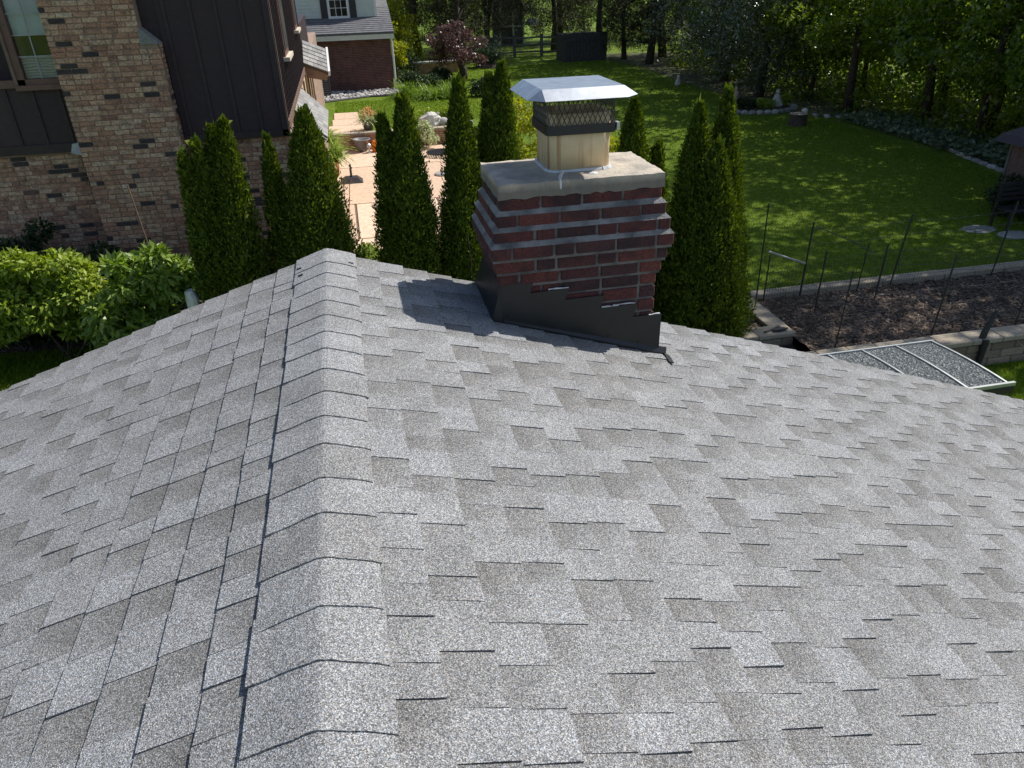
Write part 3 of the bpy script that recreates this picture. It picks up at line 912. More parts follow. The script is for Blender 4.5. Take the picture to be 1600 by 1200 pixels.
# side bricks of the stack (they face the sun side)
side = MB(); z = 1.0; r_ = 0
while z < 4.48:
    side.cbox(-2.23, -2.196 + random.uniform(-.003, .003), cy0 + (.105 if r_ % 2 else .2), WY - .02, z, z + .057, .004); z += .0677; r_ += 1
stuff(side.build('side_bricks', 'tudor_brick', nch))
for sc_, a, b, y, z in bricks[:300]:
    MB().cbox(a, b, y, y + .05, z, z + .057, .005).build('brick', 'tudor_brick', nch)
mb = MB()
for sc_, a, b, y, z in bricks[300:]:
    mb.cbox(a, b, y, y + .05, z, z + .057, .005)
stuff(mb.build('wall_bricks', 'tudor_brick', nb))
# boards and battens
def boards(xa, xb, z0, z1, y, first_off=0.0):
    x = xa + first_off
    if first_off > 0.03: MB().box(xa, x - .004, y, y + .02, z0, z1).build('board', 'dark_board', nb)
    while x < xb - .01:
        b = min(x + .335, xb)
        MB().box(x, b - .004, y + random.uniform(0, .003), y + .022, z0, z1).build('board', 'dark_board', nb)
        MB().box(x - .022, x + .020, y - .018, y + .001, z0, z1).build('batten', 'dark_batten', nb)
        x += .335
SY = WY - .056
boards(-2.18, -0.79, 3.26, 6.98, SY, .10)
boards(-5.9, -3.60, 3.26, 4.02, SY, .21)
boards(-7.4, -5.16, 3.26, 6.98, SY - .004)
MB().box(-2.19, -.70, SY - .03, SY + .03, 3.17, 3.262).build('skirt_board', 'dark_batten', nb)
MB().box(-5.9, -3.66, SY - .03, SY + .03, 3.14, 3.262).build('skirt_board', 'dark_batten', nb)
MB().hexa([(-3.74, SY - .06, 3.13), (-3.55, SY - .26, 3.13), (-3.55, SY + .02, 3.13), (-3.74, SY + .02, 3.13), (-3.70, SY - .04, 3.25), (-3.55, SY - .12, 3.28), (-3.55, SY + .02, 3.28), (-3.70, SY + .02, 3.25)]).build('shoulder', 'grey_stone', nch)
MB().box(-.79, -.705, SY - .03, SY + .035, 3.17, 6.98).build('corner_board', 'dark_batten', nb)
MB().box(-.735, -.690, SY + .036, SY + .10, 3.17, 6.98).build('corner_board', 'trim_brown', nb)
# side wall boards
y = SY + .10
while y < 20.0:
    MB().box(-.742, -.715, y + .004, min(y + .30, 20.0), 3.36, 6.98).build('board', 'dark_board', nb)
    MB().box(-.716, -.694, y - .02, y + .022, 3.36, 6.98).build('batten', 'dark_batten', nb)
    y += .30
MB().box(-.76, -.68, SY + .10, 20.02, 3.24, 3.362).build('band_board', 'trim_brown', nb)
# windows on the side wall
for (ya, yb, z0, z1) in ((13.3, 14.35, 4.12, 6.1), (17.6, 18.7, 4.25, 6.1)):
    wn_ = MB(); wn_.box(-.70, -.665, ya, yb, z0, z1); wn_ = wn_.build('side_window', 'window_frame_brown', nb)
    MB().box(-.668, -.655, ya + .10, yb - .10, z0 + .1, z1 - .1).build('pane', 'room_dark', wn_)
    MB().box(-.70, -.60, ya - .05, yb + .05, z0 - .05, z0 + .01).build('sill', 'trim_cream', wn_)
# front window
wf_ = MB()
for (a, b, z0, z1) in ((-5.15, -5.05, 4.02, 7), (-4.16, -4.04, 4.02, 7), (-5.05, -3.555, 4.02, 4.12), (-4.14, -3.556, 6.9, 7.0)):
    wf_.box(a, b, SY - .05, SY + .05, z0, z1)
win = wf_.build('window', 'window_frame_brown', nb)
MB().box(-4.17, -3.556, SY - .09, SY - .049, 3.985, 4.05).build('sill', 'window_frame_brown', win)
MB().box(-4.17, -4.13, SY - .075, SY - .0505, 4.05, 7).build('casing', 'trim_brown', win)
MB().box(-4.05, -3.556, SY + .010, SY + .016, 4.12, 6.9).build('pane', 'glass', win)
MB().box(-4.05, -3.556, SY + .080, SY + .084, 4.12, 4.39).build('lace_curtain', 'lace_curtain', win)
MB().box(-4.05, -3.556, SY + .082, SY + .086, 4.66, 6.9).build('curtain', 'curtain', win)
MB().box(-4.05, -3.556, SY + .30, SY + .305, 4.12, 6.9).build('room', 'room_dark', win)
for x in (-3.83, -3.60): MB().box(x - .007, x + .007, SY - .006, SY + .0095, 4.12, 6.9).build('muntin', 'muntin_grey', win)
for z in (4.40, 4.66, 4.92, 5.18): MB().box(-4.04, -3.556, SY - .004, SY + .0093, z - .007, z + .007).build('muntin', 'muntin_grey', win)
# half timbered recess, canopy roof and bay roof on the side
st_ = MB(); st_.box(-.74, -.70, 16.3, 24.2, 0.6, 3.24); st_.build('stucco_panel', 'stucco_cream', nb)
for y in (16.8, 18.0, 19.3, 20.6, 21.9, 23.2): MB().box(-.71, -.66, y - .07, y + .07, .6, 3.24).build('timber', 'trim_brown', nb)
for z in (1.35, 2.1): MB().box(-.71, -.672, 16.3, 24.1, z - .06, z + .06).build('timber', 'trim_brown', nb)
# canopy roof: slopes toward +X, tiles as pieces
def small_roof(corner, along_v, down_v, na, nd_, name):
    """corner top start, along vector total, down vector total -> tiles in nd_ courses"""
    a = Vector(along_v); d = Vector(down_v); n_ = d.cross(a).normalized()
    if n_.z < 0: n_ = -n_
    c0 = Vector(corner)
    base_ = MB(); p = [c0, c0 + a, c0 + a + d, c0 + d]
    base_.hexa([q - n_ * .05 for q in p] + [q - n_ * .003 for q in p])
    ro = base_.build(name, 'roof_deck', nb)
    for k in range(nd_):
        q = 0.0
        while q < 1:
            w_ = random.uniform(.7, 1.3) / na; e_ = min(1, q + w_)
            o_ = c0 + d * (k / nd_)
            p = [o_ + a * (q + .004) , o_ + a * (e_ - .004), o_ + a * (e_ - .004) + d / nd_, o_ + a * (q + .004) + d / nd_]
            MB().hexa([v for v in p] + [p[0] + n_ * .004, p[1] + n_ * .004, p[2] + n_ * .018, p[3] + n_ * .018]).build('tile', 'tile_shingle', ro)
            q = e_
    return ro
small_roof((-.70, 20.7, 3.86), (.54, 0, -.22), (.0, -1.1, -.42), 4, 6, 'canopy_roof')
MB().hexa([(-.70, 19.7, 3.12), (-.22, 19.7, 3.02), (-.22, 20.7, 3.02), (-.70, 20.7, 3.12), (-.70, 19.62, 3.38), (-.16, 19.62, 3.16), (-.16, 20.7, 3.56), (-.70, 20.7, 3.78)]).build('canopy_soffit', 'trim_brown', nb)
MB().hexa([(-.158, 19.58, 3.14), (-.11, 19.58, 3.14), (-.11, 20.72, 3.58), (-.158, 20.72, 3.58), (-.158, 19.58, 3.24), (-.11, 19.58, 3.24), (-.11, 20.72, 3.68), (-.158, 20.72, 3.68)]).build('canopy_gutter', 'white_paint', nb)
small_roof((-.69, 13.6, 3.27), (0, 2.9, 0), (.48, 0, -.46), 8, 6, 'bay_roof')
MB().extrude([(-.69, 13.52, 2.78), (-.21, 13.52, 2.78), (-.69, 13.52, 3.26)], (0, .07, 0)).build('bay_end_roof', 'tile_shingle', nb)
MB().box(-.69, -.30, 13.65, 16.4, .3, 2.76).build('bay', 'tudor_mortar', nb)
ac = thing('air_conditioner', (-.7, 36.4, .5), 'dark grey air conditioner unit beside the brick house', 'air conditioner')
MB().cbox(-1.15, -.45, 35.9, 36.7, .5, 1.35, .02).build('cabinet', 'shutter_black', ac)
for k in range(8): MB().box(-1.10, -.50, 35.88, 35.902, .58 + k * .09, .62 + k * .09).build('louvre', 'pot_grey', ac)
MB().lathe([(.30, 1.351), (.30, 1.39), (.05, 1.40)], (-.8, 36.3, 0), 16).build('fan_guard', 'pot_grey', ac)

# ------------------------------------------------------------------ brick house across the lawn
HY = 37.3
h2 = thing('brick_house', (-1, HY + 3, .5), 'red brown brick house with pale siding upper storey across the lawn', 'house')
MB().box(-9, 2.42, HY, HY + 9, .3, 2.66).build('wall', 'red_brick_far', h2)
for z0, z1, y in ((2.66, 2.80, HY - .32), (2.80, 2.86, HY - .36)):
    MB().box(-9.3, 2.62, y, HY + .05, z0, z1).build('fascia', 'white_paint', h2)
rt = MB()
sl = .34
rt.hexa([(-9.3, HY - .38, 2.861), (2.62, HY - .38, 2.861), (2.62, HY + 5, 2.861), (-9.3, HY + 5, 2.861), (-9.3, HY - .38, 2.93), (2.62, HY - .38, 2.93), (2.62, HY + 5, 2.93 + 5.38 * sl), (-9.3, HY + 5, 2.93 + 5.38 * sl)])
hr = rt.build('roof', 'far_roof', h2)
for k in range(14):
    y = HY - .38 + k * .2
    MB().hexa([(-9.3, y, 2.932 + k * .2 * sl), (2.63, y, 2.932 + k * .2 * sl), (2.63, y + .2, 2.930 + (k + 1) * .2 * sl), (-9.3, y + .2, 2.930 + (k + 1) * .2 * sl),
               (-9.3, y, 2.956 + k * .2 * sl), (2.63, y, 2.956 + k * .2 * sl), (2.63, y + .2, 2.936 + (k + 1) * .2 * sl), (-9.3, y + .2, 2.936 + (k + 1) * .2 * sl)]).build('shingle_course', 'far_roof', hr)
UY = HY + 1.25
MB().box(-9, 1.98, UY + .02, HY + 6, 3.3, 6.2).build('upper_wall', 'pale_siding', h2)
for k in range(18):
    z = 3.46 + k * .15
    MB().hexa([(-9, UY - .012, z), (1.98, UY - .012, z), (1.98, UY + .018, z), (-9, UY + .018, z), (-9, UY + .010, z + .148), (1.98, UY + .010, z + .148), (1.98, UY + .018, z + .148), (-9, UY + .018, z + .148)]).build('siding_board', 'pale_siding', h2)
MB().box(1.93, 2.03, UY - .03, UY + .08, 3.40, 6.2).build('corner_board', 'white_paint', h2)
MB().box(-9, 1.98, UY - .03, UY + .015, 3.38, 3.46).build('skirt_board', 'white_paint', h2)
w2 = MB()
for a, b, z0, z1 in ((-.15, -.05, 3.47, 5), (.70, .80, 3.47, 5), (-.05, .70, 3.47, 3.57), (-.05, .70, 4.9, 5)): w2.box(a, b, UY - .06, UY + .015, z0, z1)
w2 = w2.build('window', 'white_paint', h2)
MB().box(-.05, .70, UY - .035, UY - .03, 3.57, 4.9).build('pane', 'glass', w2)
MB().box(-.05, .70, UY - .026, UY - .022, 3.57, 4.9).build('room', 'room_dark', w2)
for x in (.2, .45): MB().box(x - .012, x + .012, UY - .05, UY - .036, 3.57, 4.9).build('muntin', 'white_paint', w2)
for z in (3.9, 4.23, 4.56): MB().box(-.05, .70, UY - .049, UY - .0365, z - .012, z + .012).build('muntin', 'white_paint', w2)
for a in (-.46, .83): MB().box(a, a + .29, UY - .05, UY - .013, 3.5, 5).build('shutter', 'shutter_black', h2)
MB().tube([(2.50, HY - .28, .55), (2.50, HY - .28, 2.7)], .045, 8).build('downspout', 'white_paint', h2)

# gravel bed against it
gb = [(-.9, 34.15), (.2, 34.7), (1.2, 35.15), (2.2, 35.05), (2.7, 34.9), (2.7, 37.3), (-2.5, 37.3), (-2.5, 33.9)]
struct(sheet('gravel_bed', 'mulch', gb, .01))
mb = MB(); gr = random.Random(5)
for k in range(900):
    x, y = gr.uniform(-2.3, 2.6), gr.uniform(34.2, 37.2)
    if y < 34.2 + (min(max(x + .9, 0), 2.1)) * .47: continue
    r_ = gr.uniform(.04, .085)
    mb.rock((x, y, H(x, y) + .01 + r_ * .35), (r_, r_ * gr.uniform(.7, 1), r_ * .6), k, 6, 4)
stuff(tag(mb.build('river_rocks', 'river_rock'), 'pale grey river rocks in the bed along the brick house', 'gravel'))
eg = MB(); pl = [(-1.6, 33.9), (-.9, 34.12), (.2, 34.66), (1.2, 35.11), (2.2, 35.01), (2.75, 34.86)]
eg.tube([(x, y, H(x, y) + .03) for x, y in pl], .05, 6)
tag(eg.build('bed_edging', 'edging'), 'black plastic edging between the lawn and the river rocks', 'edging')

# ------------------------------------------------------------------ sunken patio
pb = MB(); pb.poly([(-2.2, 13.6, .006), (4.1, 13.6, .006), (4.1, 26.42, .006), (-2.2, 26.42, .006)])
patio = struct(pb.build('patio', 'joint_dark'))
ys = [13.6, 15.75, 16.45, 18.75, 21.0, 24.0, 26.42]
ys = [13.6, 16.6, 19.55, 23.75, 26.42]
cols = [[-2.2, .75, 4.1], [-2.2, .08, 2.2, 4.1], [-2.2, 1.3, 4.1], [-2.2, 2.25, 4.1]]
for j in range(4):
    for a, b in zip(cols[j][:-1], cols[j][1:]):
        MB().cbox(a + .03, b - .03, ys[j] + .03, ys[j + 1] - .03, .004, .035, .008).build('slab', 'patio_stone', patio)
# brick retaining wall at the far side, with capping blocks
rw = thing('retaining_wall', (1.4, 26.5, 0), 'low brick retaining wall with pale capping behind the patio', 'wall')
MB().box(-1.5, 4.2, 26.44, 26.66, 0, .50).build('wall', 'patio_brick', rw)
x = -1.5
while x < 4.2:
    e_ = min(x + .42, 4.2)
    MB().cbox(x + .004, e_ - .004, 26.40, 26.72, .502, .575, .008).build('cap_block', 'cap_block', rw); x = e_
# garden walk behind it
walk = thing('garden_walk', (.3, 28.6, .5), 'terracotta coloured paved walk of three slabs beside the lawn', 'path')
for (a, b, y0, y1) in ((-.55, .80, 26.74, 28.2), (-.42, .62, 28.26, 29.5), (-.36, .54, 29.56, 31.0)):
    MB().cbox(a, b, y0, y1, .48, .545, .01).build('slab', 'patio_stone', walk)

# ------------------------------------------------------------------ foliage makers
def clumps(centers, radii, per, L, W, up=0.35, outward=0.6, c0=None):
    """leaf cloud: leaves on and in each ellipsoid clump"""
    P, D, Nn = [], [], []
    for c, r in zip(centers, radii):
        d = rdir(per)
        rr = rng.uniform(0.55, 1.05, (per, 1))
        P.append(np.asarray(c) + d * rr * np.asarray(r))
        o = d * outward + rng.normal(size=(per, 3)) * .55
        o[:, 2] -= .1
        D.append(o)
        Nn.append(d * .5 + rng.normal(size=(per, 3)) * .55 + np.array([0, 0, up]))
    P, D, Nn = map(np.concatenate, (P, D, Nn))
    n = len(P)
    return P, D, Nn, rng.uniform(.7, 1.25, n) * L, rng.uniform(.7, 1.25, n) * W

def arborvitae(x, y, z0, leaders, label, dens=1.0):
    """leaders: list of (dx, dy, height, radius); feathery upright sprays on a lumpy cone"""
    root = thing('arborvitae', (x, y, z0), label, 'tree', 'arborvitae planted between the two houses')
    tr = MB(); tr.tube([(0, 0, -.05), (0, 0, .6), (.02, 0, leaders[0][2] * .6)], [.07, .06, .02], 7); sub('trunk', tr.mesh('trunk', 'bark'), root)
    P, D, Nn, Ls, Ws = [], [], [], [], []
    for (dx, dy, h, r) in leaders:
        r = r * 1.1
        K = int(150 * h * r)
        lt, lth = rng.beta(1.0, 1.25, K), rng.uniform(0, 2 * math.pi, K)
        n = int(11500 * h * r * dens)
        k = rng.integers(0, K, n)
        a = rng.uniform(0, 1, n) ** .6                     # along the spray
        t = lt[k] + (a - .45) * .10 + rng.normal(size=n) * .012
        th = lth[k] + rng.normal(size=n) * .16 / np.maximum(.25, 1 - lt[k])
        t = np.clip(t, 0.0, .995)
        prof = np.minimum(1.0, (t + .22) / .34) * (1 - t) ** .66 + .012
        bulge = np.exp(-((th - lth[k]) / .22) ** 2); stick = rng.normal(size=K) * .07; stick = stick[k]
        q = r * prof * (.78 + .24 * bulge + stick + .06 * (a - .5)) * rng.uniform(.80, 1.04, n)
        bx_, by_ = dx * (.2 + .8 * t), dy * (.2 + .8 * t)
        P.append(np.stack([bx_ + q * np.cos(th), by_ + q * np.sin(th), t * h], 1))
        ov = np.stack([np.cos(th), np.sin(th), np.zeros(n)], 1)
        D.append(np.array([0, 0, 1.0]) + ov * .6 + rng.normal(size=(n, 3)) * .42)
        Nn.append(ov * .7 + rng.normal(size=(n, 3)) * .6)
        Ls.append(rng.uniform(.035, .075, n)); Ws.append(rng.uniform(.014, .028, n))
        m_ = int(900 * h * r)
        t = rng.beta(1.0, 1.4, m_); prof = np.minimum(1.0, (t + .22) / .34) * (1 - t) ** .66
        th = rng.uniform(0, 2 * math.pi, m_); q = r * prof * rng.uniform(.3, .72, m_)
        P.append(np.stack([dx * (.2 + .8 * t) + q * np.cos(th), dy * (.2 + .8 * t) + q * np.sin(th), t * h], 1))
        ov = np.stack([np.cos(th), np.sin(th), np.zeros(m_)], 1)
        D.append(np.array([0, 0, 1.0]) + ov * .3 + rng.normal(size=(m_, 3)) * .3); Nn.append(ov + rng.normal(size=(m_, 3)) * .3)
        Ls.append(rng.uniform(.10, .16, m_)); Ws.append(rng.uniform(.06, .10, m_))
    P, D, Nn, Ls, Ws = map(np.concatenate, (P, D, Nn, Ls, Ws))
    sub('crown', leaf_mesh('arborvitae_crown', P, D, Nn, Ls, Ws, 'arborvitae_leaf'), root)
    return root

arborvitae(-1.66, 10.1, 0, [(.34, 0, 3.72, .50), (.16, .1, 3.64, .46), (-.04, 0, 3.50, .44), (-.22, -.05, 3.36, .40)], 'arborvitae with ragged multiple tops in front of the neighbour\'s brick chimney', .8)
arborvitae(-.46, 10.1, 0, [(.11, 0, 3.78, .78), (.16, .1, 2.9, .68)], 'wide single pointed arborvitae in front of the dark house corner', .9)
arborvitae(-.96, 10.25, 0, [(.10, 0, 3.46, .36)], 'slim short arborvitae touching the wide one by the dark house corner')
arborvitae(.74, 10.1, 0, [(.16, 0, 3.90, .58), (-.13, .05, 3.66, .46), (.12, .1, 3.0, .64)], 'twin topped arborvitae rising in front of the patio', .85)
arborvitae(1.55, 10.2, 0, [(.08, 0, 4.03, .52), (.08, .1, 3.2, .50)], 'tall narrow arborvitae beside the twin topped one, next to the brick chimney', .9)
arborvitae(2.15, 10.4, 0, [(.10, 0, 4.17, .48), (-.07, .04, 4.05, .46), (.0, .1, 3.2, .55)], 'fork topped arborvitae standing right behind the chimney crown', .85)
arborvitae(4.06, 10.2, .1, [(0, 0, 3.56, .56)], 'small pointed arborvitae seen beside the chimney cap screen')
arborvitae(4.48, 10.3, .1, [(0, 0, 2.92, .44)], 'lowest arborvitae peeping over the sunny end of the chimney crown')
arborvitae(4.86, 9.75, .3, [(-.04, 0, 3.32, .50)], 'slender arborvitae at the back of the three in the walled bed')
arborvitae(5.10, 9.40, .3, [(-.14, 0, 2.86, .64), (.16, 0, 2.0, .46)], 'short broad arborvitae in front in the walled bed', .9)
arborvitae(5.42, 9.9, .3, [(-.13, 0, 3.44, .52), (.06, .05, 2.8, .42)], 'tallest arborvitae of the walled bed beside the wire fence', .9)

def shrub(name, loc, cents, per, L, W, mat, label, cat='shrub', group=None, stems=5, up=.35, outward=.6):
    root = thing(name, loc, label, cat, group)
    cs = [c[:3] for c in cents]; rs = [c[3:] if len(c) == 6 else (c[3],) * 3 for c in cents]
    st = MB(); q = random.Random(len(label))
    for k in range(stems):
        c = cs[k % len(cs)]
        b = (q.uniform(-.08, .08), q.uniform(-.08, .08), -.03)
        st.tube([b, (c[0] * .4 + b[0], c[1] * .4 + b[1], max(.05, c[2] * .5)), (c[0], c[1], max(.1, c[2]))], [.014, .010, .004], 5)
    sub('stem', st.mesh('stems', 'bark'), root)
    sub('foliage', leaf_mesh(name, *clumps(cs, rs, per, L, W, up, outward), mat), root)
    return root

def blob(n, R, hz, z0, seed, rmin=.16, rmax=.3):
    q = random.Random(seed); o = []
    for k in range(n):
        t = q.uniform(0, 2 * math.pi); u = math.sqrt(q.random())
        zz = z0 + hz * q.random() * (1 - .55 * u)
        r = q.uniform(rmin, rmax)
        o.append((R[0] * u * math.cos(t), R[1] * u * math.sin(t), zz, r, r, r * .7))
    return o

shrub('leafy_shrub', (-4.2, 10.7, .5), blob(64, (.78, .34), 1.30, .58, 2), 230, .105, .045, 'bright_leaf', 'big rounded bright green shrub in full sun by the lawn', up=1.0)
shrub('leafy_shrub', (-5.55, 10.5, .5), blob(40, (.75, .34), 1.2, .58, 12), 210, .105, .045, 'bright_leaf', 'bright green shrub beside the big rounded one, away from the chimney', up=1.0)
shrub('leafy_shrub', (-3.0, 10.2, H(-3.0, 10.2)), blob(28, (.50, .45), 1.25, .62, 5, .12, .22), 130, .13, .055, 'mid_leaf', 'open large leaved shrub between the round shrub and the arborvitae', up=1.0)
shrub('leafy_shrub', (-2.50, 10.25, 0), blob(16, (.30, .26), .85, 1.45, 6, .10, .18), 110, .13, .058, 'mid_leaf', 'tall loose shrub with glossy leaves beside the white pipe', stems=8, up=1.0)
shrub('leafy_shrub', (-2.75, 9.85, H(-2.75, 9.85)), blob(11, (.45, .25), .35, .80, 7, .09, .16), 80, .13, .058, 'mid_leaf', 'low spreading shrub right above the roof edge', stems=6, up=1.0)
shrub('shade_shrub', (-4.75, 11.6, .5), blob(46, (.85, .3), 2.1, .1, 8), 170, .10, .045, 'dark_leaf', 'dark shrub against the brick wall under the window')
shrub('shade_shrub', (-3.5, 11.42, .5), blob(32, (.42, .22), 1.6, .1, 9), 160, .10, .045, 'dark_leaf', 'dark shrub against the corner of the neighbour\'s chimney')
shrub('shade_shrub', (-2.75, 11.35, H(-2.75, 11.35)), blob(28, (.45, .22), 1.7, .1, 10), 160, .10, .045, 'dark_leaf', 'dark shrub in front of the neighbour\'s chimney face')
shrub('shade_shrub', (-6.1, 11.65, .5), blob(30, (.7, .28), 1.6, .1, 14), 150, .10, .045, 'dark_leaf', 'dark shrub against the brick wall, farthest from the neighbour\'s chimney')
struct(sheet('shrub_bed', 'mulch', [(-2.45, 9.2), (2.9, 9.2), (2.9, 11.2), (-.7, 11.4), (-.7, 12.05), (-2.2, 12.05), (-2.2, 11.7), (-2.45, 11.7)], .008))
struct(sheet('wall_bed', 'mulch', [(-6.8, 11.3), (-3.4, 11.0), (-3.4, 11.74), (-3.6, 12.05), (-6.8, 12.05)], .010))
# white pipe and cane by the roof edge
wp = thing('white_pipe', (-2.16, 10.0, 0), 'white plastic pipe end standing beside the arborvitae', 'pipe')
MB().tube([(-2.16, 10.0, 0), (-2.17, 10.0, 1.50), (-2.19, 10.0, 1.62)], [.085, .085, .06], 10).build('pipe', 'white_plastic', wp)
MB().tube([(-2.165, 10.0, .9), (-2.168, 10.0, .98)], .098, 10).build('collar', 'white_plastic', wp)
tag(MB().tube([(-2.33, 10.15, 0), (-2.60, 10.4, 1.6), (-2.72, 10.5, 2.95)], .010, 6).build('plant_cane', 'trim_brown'), 'thin brown cane leaning in the loose shrub', 'cane')

# patio plants and things
def arching(name, loc, n, L, W, mat, label, h=0.1, droop=.9, cat='plant', parent_fn=None, spread=.05):
    root = thing(name, loc, label, cat)
    if parent_fn: parent_fn(root)
    P, D, Nn, Ls, Ws = [], [], [], [], []
    for k in range(n):
        th = rng.uniform(0, 2 * math.pi); el = rng.uniform(.25, 1.4)
        d = np.array([math.cos(th) * math.cos(el), math.sin(th) * math.cos(el), math.sin(el)])
        p = np.array([rng.normal() * spread, rng.normal() * spread, h])
        l = L * rng.uniform(.6, 1.1); sg = 5
        for s_ in range(sg):
            q = d * (l / sg)
            P.append(p.copy()); D.append(q); Nn.append(np.array([-d[0] * d[2], -d[1] * d[2], 1.0])); Ls.append(l / sg * 1.35); Ws.append(W * (1 - .12 * s_))
            p = p + q; d = d + np.array([0, 0, -droop / sg]); d /= np.linalg.norm(d)
    sub('foliage', leaf_mesh(name, np.array(P), np.array(D), np.array(Nn), Ls, Ws, mat, .05), root)
    return root
def pot_fn(prof, mat, dz=0):
    def f(root):
        sub('pot', MB().lathe(prof).mesh('pot', mat, True), root)
    return f
arching('potted_fern', (-.46, 21.5, .035), 330, .72, .06, 'fern_leaf', 'big arching fern in a terracotta pot on the patio', .75, 1.5, parent_fn=pot_fn([(.10, 0), (.15, .02), (.12, .25), (.20, .32), (.23, .62), (.25, .64), (.25, .72), (.22, .73)], 'terracotta'), spread=.12)
arching('potted_fern', (-.62, 23.1, .035), 300, .72, .06, 'fern_leaf', 'second arching fern close to the bay roof', .85, 1.4, parent_fn=pot_fn([(.13, 0), (.20, .32), (.24, .72), (.26, .73)], 'terracotta'), spread=.12)
ub = thing('umbrella_base', (.05, 22.0, .035), 'square black parasol base with short upright tube on the patio', 'umbrella base')
MB().hexa([(-.27, 21.72, .035), (.37, 21.72, .035), (.37, 22.3, .035), (-.27, 22.3, .035), (-.12, 21.86, .17), (.22, 21.86, .17), (.22, 22.16, .17), (-.12, 22.16, .17)]).build('weight', 'umbrella_base_black', ub)
MB().tube([(.05, 22.0, .16), (.05, 22.0, .52)], [.035, .03], 10).build('tube', 'umbrella_base_black', ub)
MB().box(.075, .10, 21.97, 22.03, .40, .44).build('knob', 'umbrella_base_black', ub)
dp = thing('dark_planter', (.50, 26.1, .035), 'round dark grey planter against the retaining wall', 'planter')
MB().lathe([(.16, .035), (.19, .18), (.27, .38), (.30, .40), (.30, .44), (.26, .44), (.24, .36)], (.50, 26.1, 0)).build('bowl', 'pot_grey', dp, True)
ow = thing('watering_can', (.98, 25.9, .035), 'orange watering can on the patio beside the dark planter', 'watering can')
MB().lathe([(.14, .035), (.16, .06), (.17, .30), (.13, .38), (.09, .40)], (.98, 25.9, 0), 14).build('body', 'orange_plastic', ow, True)
MB().tube([(.83, 25.9, .12), (.72, 25.9, .28), (.66, 25.9, .42)], [.035, .025, .02], 8).build('spout', 'orange_plastic', ow)
MB().tube([(1.12, 25.9, .14), (1.24, 25.9, .28), (1.16, 25.9, .44), (1.02, 25.9, .42)], .018, 8).build('handle', 'orange_plastic', ow)
ln = thing('lantern', (.72, 25.75, .035), 'small silver garden lantern standing before the watering can', 'lantern')
MB().lathe([(.09, .035), (.09, .06), (.03, .08), (.03, .2), (.08, .22), (.07, .30), (.02, .34)], (.72, 25.75, 0), 10).build('lantern_body', 'aluminium', ln)
def flowerpot(root):
    sub('pot', MB().lathe([(.13, 0), (.20, .30), (.22, .31), (.20, .32)]).mesh('pot', 'pot_grey', True), root)
fp = arching('flower_pot', (.80, 27.0, .5), 170, .50, .05, 'variegated_leaf', 'grey pot of white and orange flowers on the retaining wall end', .3, 1.1, parent_fn=flowerpot, spread=.1)
sub('flowers', leaf_mesh('flowers', *clumps([(.15, 0, .62), (.02, .05, .70), (-.1, 0, .58)], [(.13, .13, .1)] * 3, 45, .07, .05, .8), 'orange_petal') if False else leaf_mesh('flowers', *clumps([(.15, 0, .62), (.02, .05, .70), (-.1, 0, .58)], [(.13, .13, .1)] * 3, 45, .07, .05, .8), 'orange_petal'), fp)
shrub('variegated_shrub', (2.62, 25.9, .03), blob(16, (.34, .3), .62, .22, 21, .13, .2), 130, .075, .045, 'variegated_leaf', 'cream and green variegated shrub spilling by the retaining wall')
tag(MB().rock((2.95, 26.95, .72), (.38, .26, .30), 9, 10, 8).build('boulder', 'white_rock', None, False), 'rounded white boulder on top of the retaining wall', 'boulder')
gs = thing('goose_statue', (3.35, 26.95, .5), 'grey stone goose figure beside the white boulder', 'statue')
gm = MB(); gm.rock((3.38, 26.95, .66), (.22, .14, .16), 2, 10, 8); gm.build('body', 'statue_stone', gs, True)
MB().tube([(3.24, 26.95, .70), (3.16, 26.95, .82), (3.17, 26.95, .93), (3.22, 26.95, .97), (3.28, 26.95, .955)], [.07, .045, .035, .045, .012], 8).build('neck', 'statue_stone', gs, True)
for k, (x, y, r_) in enumerate(((3.85, 27.3, .24), (4.25, 26.9, .2), (4.1, 26.3, .22))):
    tag(MB().rock((x, y, H(x, y) + r_ * .5), (r_, r_ * .8, r_ * .75), 30 + k, 9, 7).build('boulder', 'white_rock' if k else 'statue_stone'), ['grey stone behind the goose figure', 'small pale stone by the corner of the retaining wall', 'pale stone at the foot of the retaining wall'][k], 'boulder')
# round grate on the patio and glass topped stand
gt = thing('fire_grate', (2.95, 24.6, .035), 'round black iron grate standing low on the patio', 'grate')
g_ = MB()
for k in range(13):
    t = -1 + 2 * k / 12.0
    hw = .44 * math.sqrt(max(0, 1 - t * t)); g_.tube([(2.95 - hw, 24.6 + .44 * t, .14), (2.95 + hw, 24.6 + .44 * t, .14)], .012, 5); g_.tube([(2.95 + .44 * t, 24.6 - hw, .155), (2.95 + .44 * t, 24.6 + hw, .155)], .012, 5)
g_.build('bars', 'black_metal', gt)
MB().tube([(2.95 + .45 * math.cos(2 * math.pi * k / 28), 24.6 + .45 * math.sin(2 * math.pi * k / 28), .145) for k in range(29)], .022, 6, False).build('rim', 'black_metal', gt)
for k in range(3):
    t = 2.1 * k; MB().tube([(2.95 + .4 * math.cos(t), 24.6 + .4 * math.sin(t), .03), (2.95 + .4 * math.cos(t), 24.6 + .4 * math.sin(t), .14)], .018, 6).build('leg', 'black_metal', gt)
tag(MB().lathe([(.24, .035), (.25, .06), (.22, .09), (.05, .11)], (2.68, 22.0, 0), 18).build('stepping_disc', 'grey_stone'), 'round grey stone disc lying on the patio slabs', 'stone')
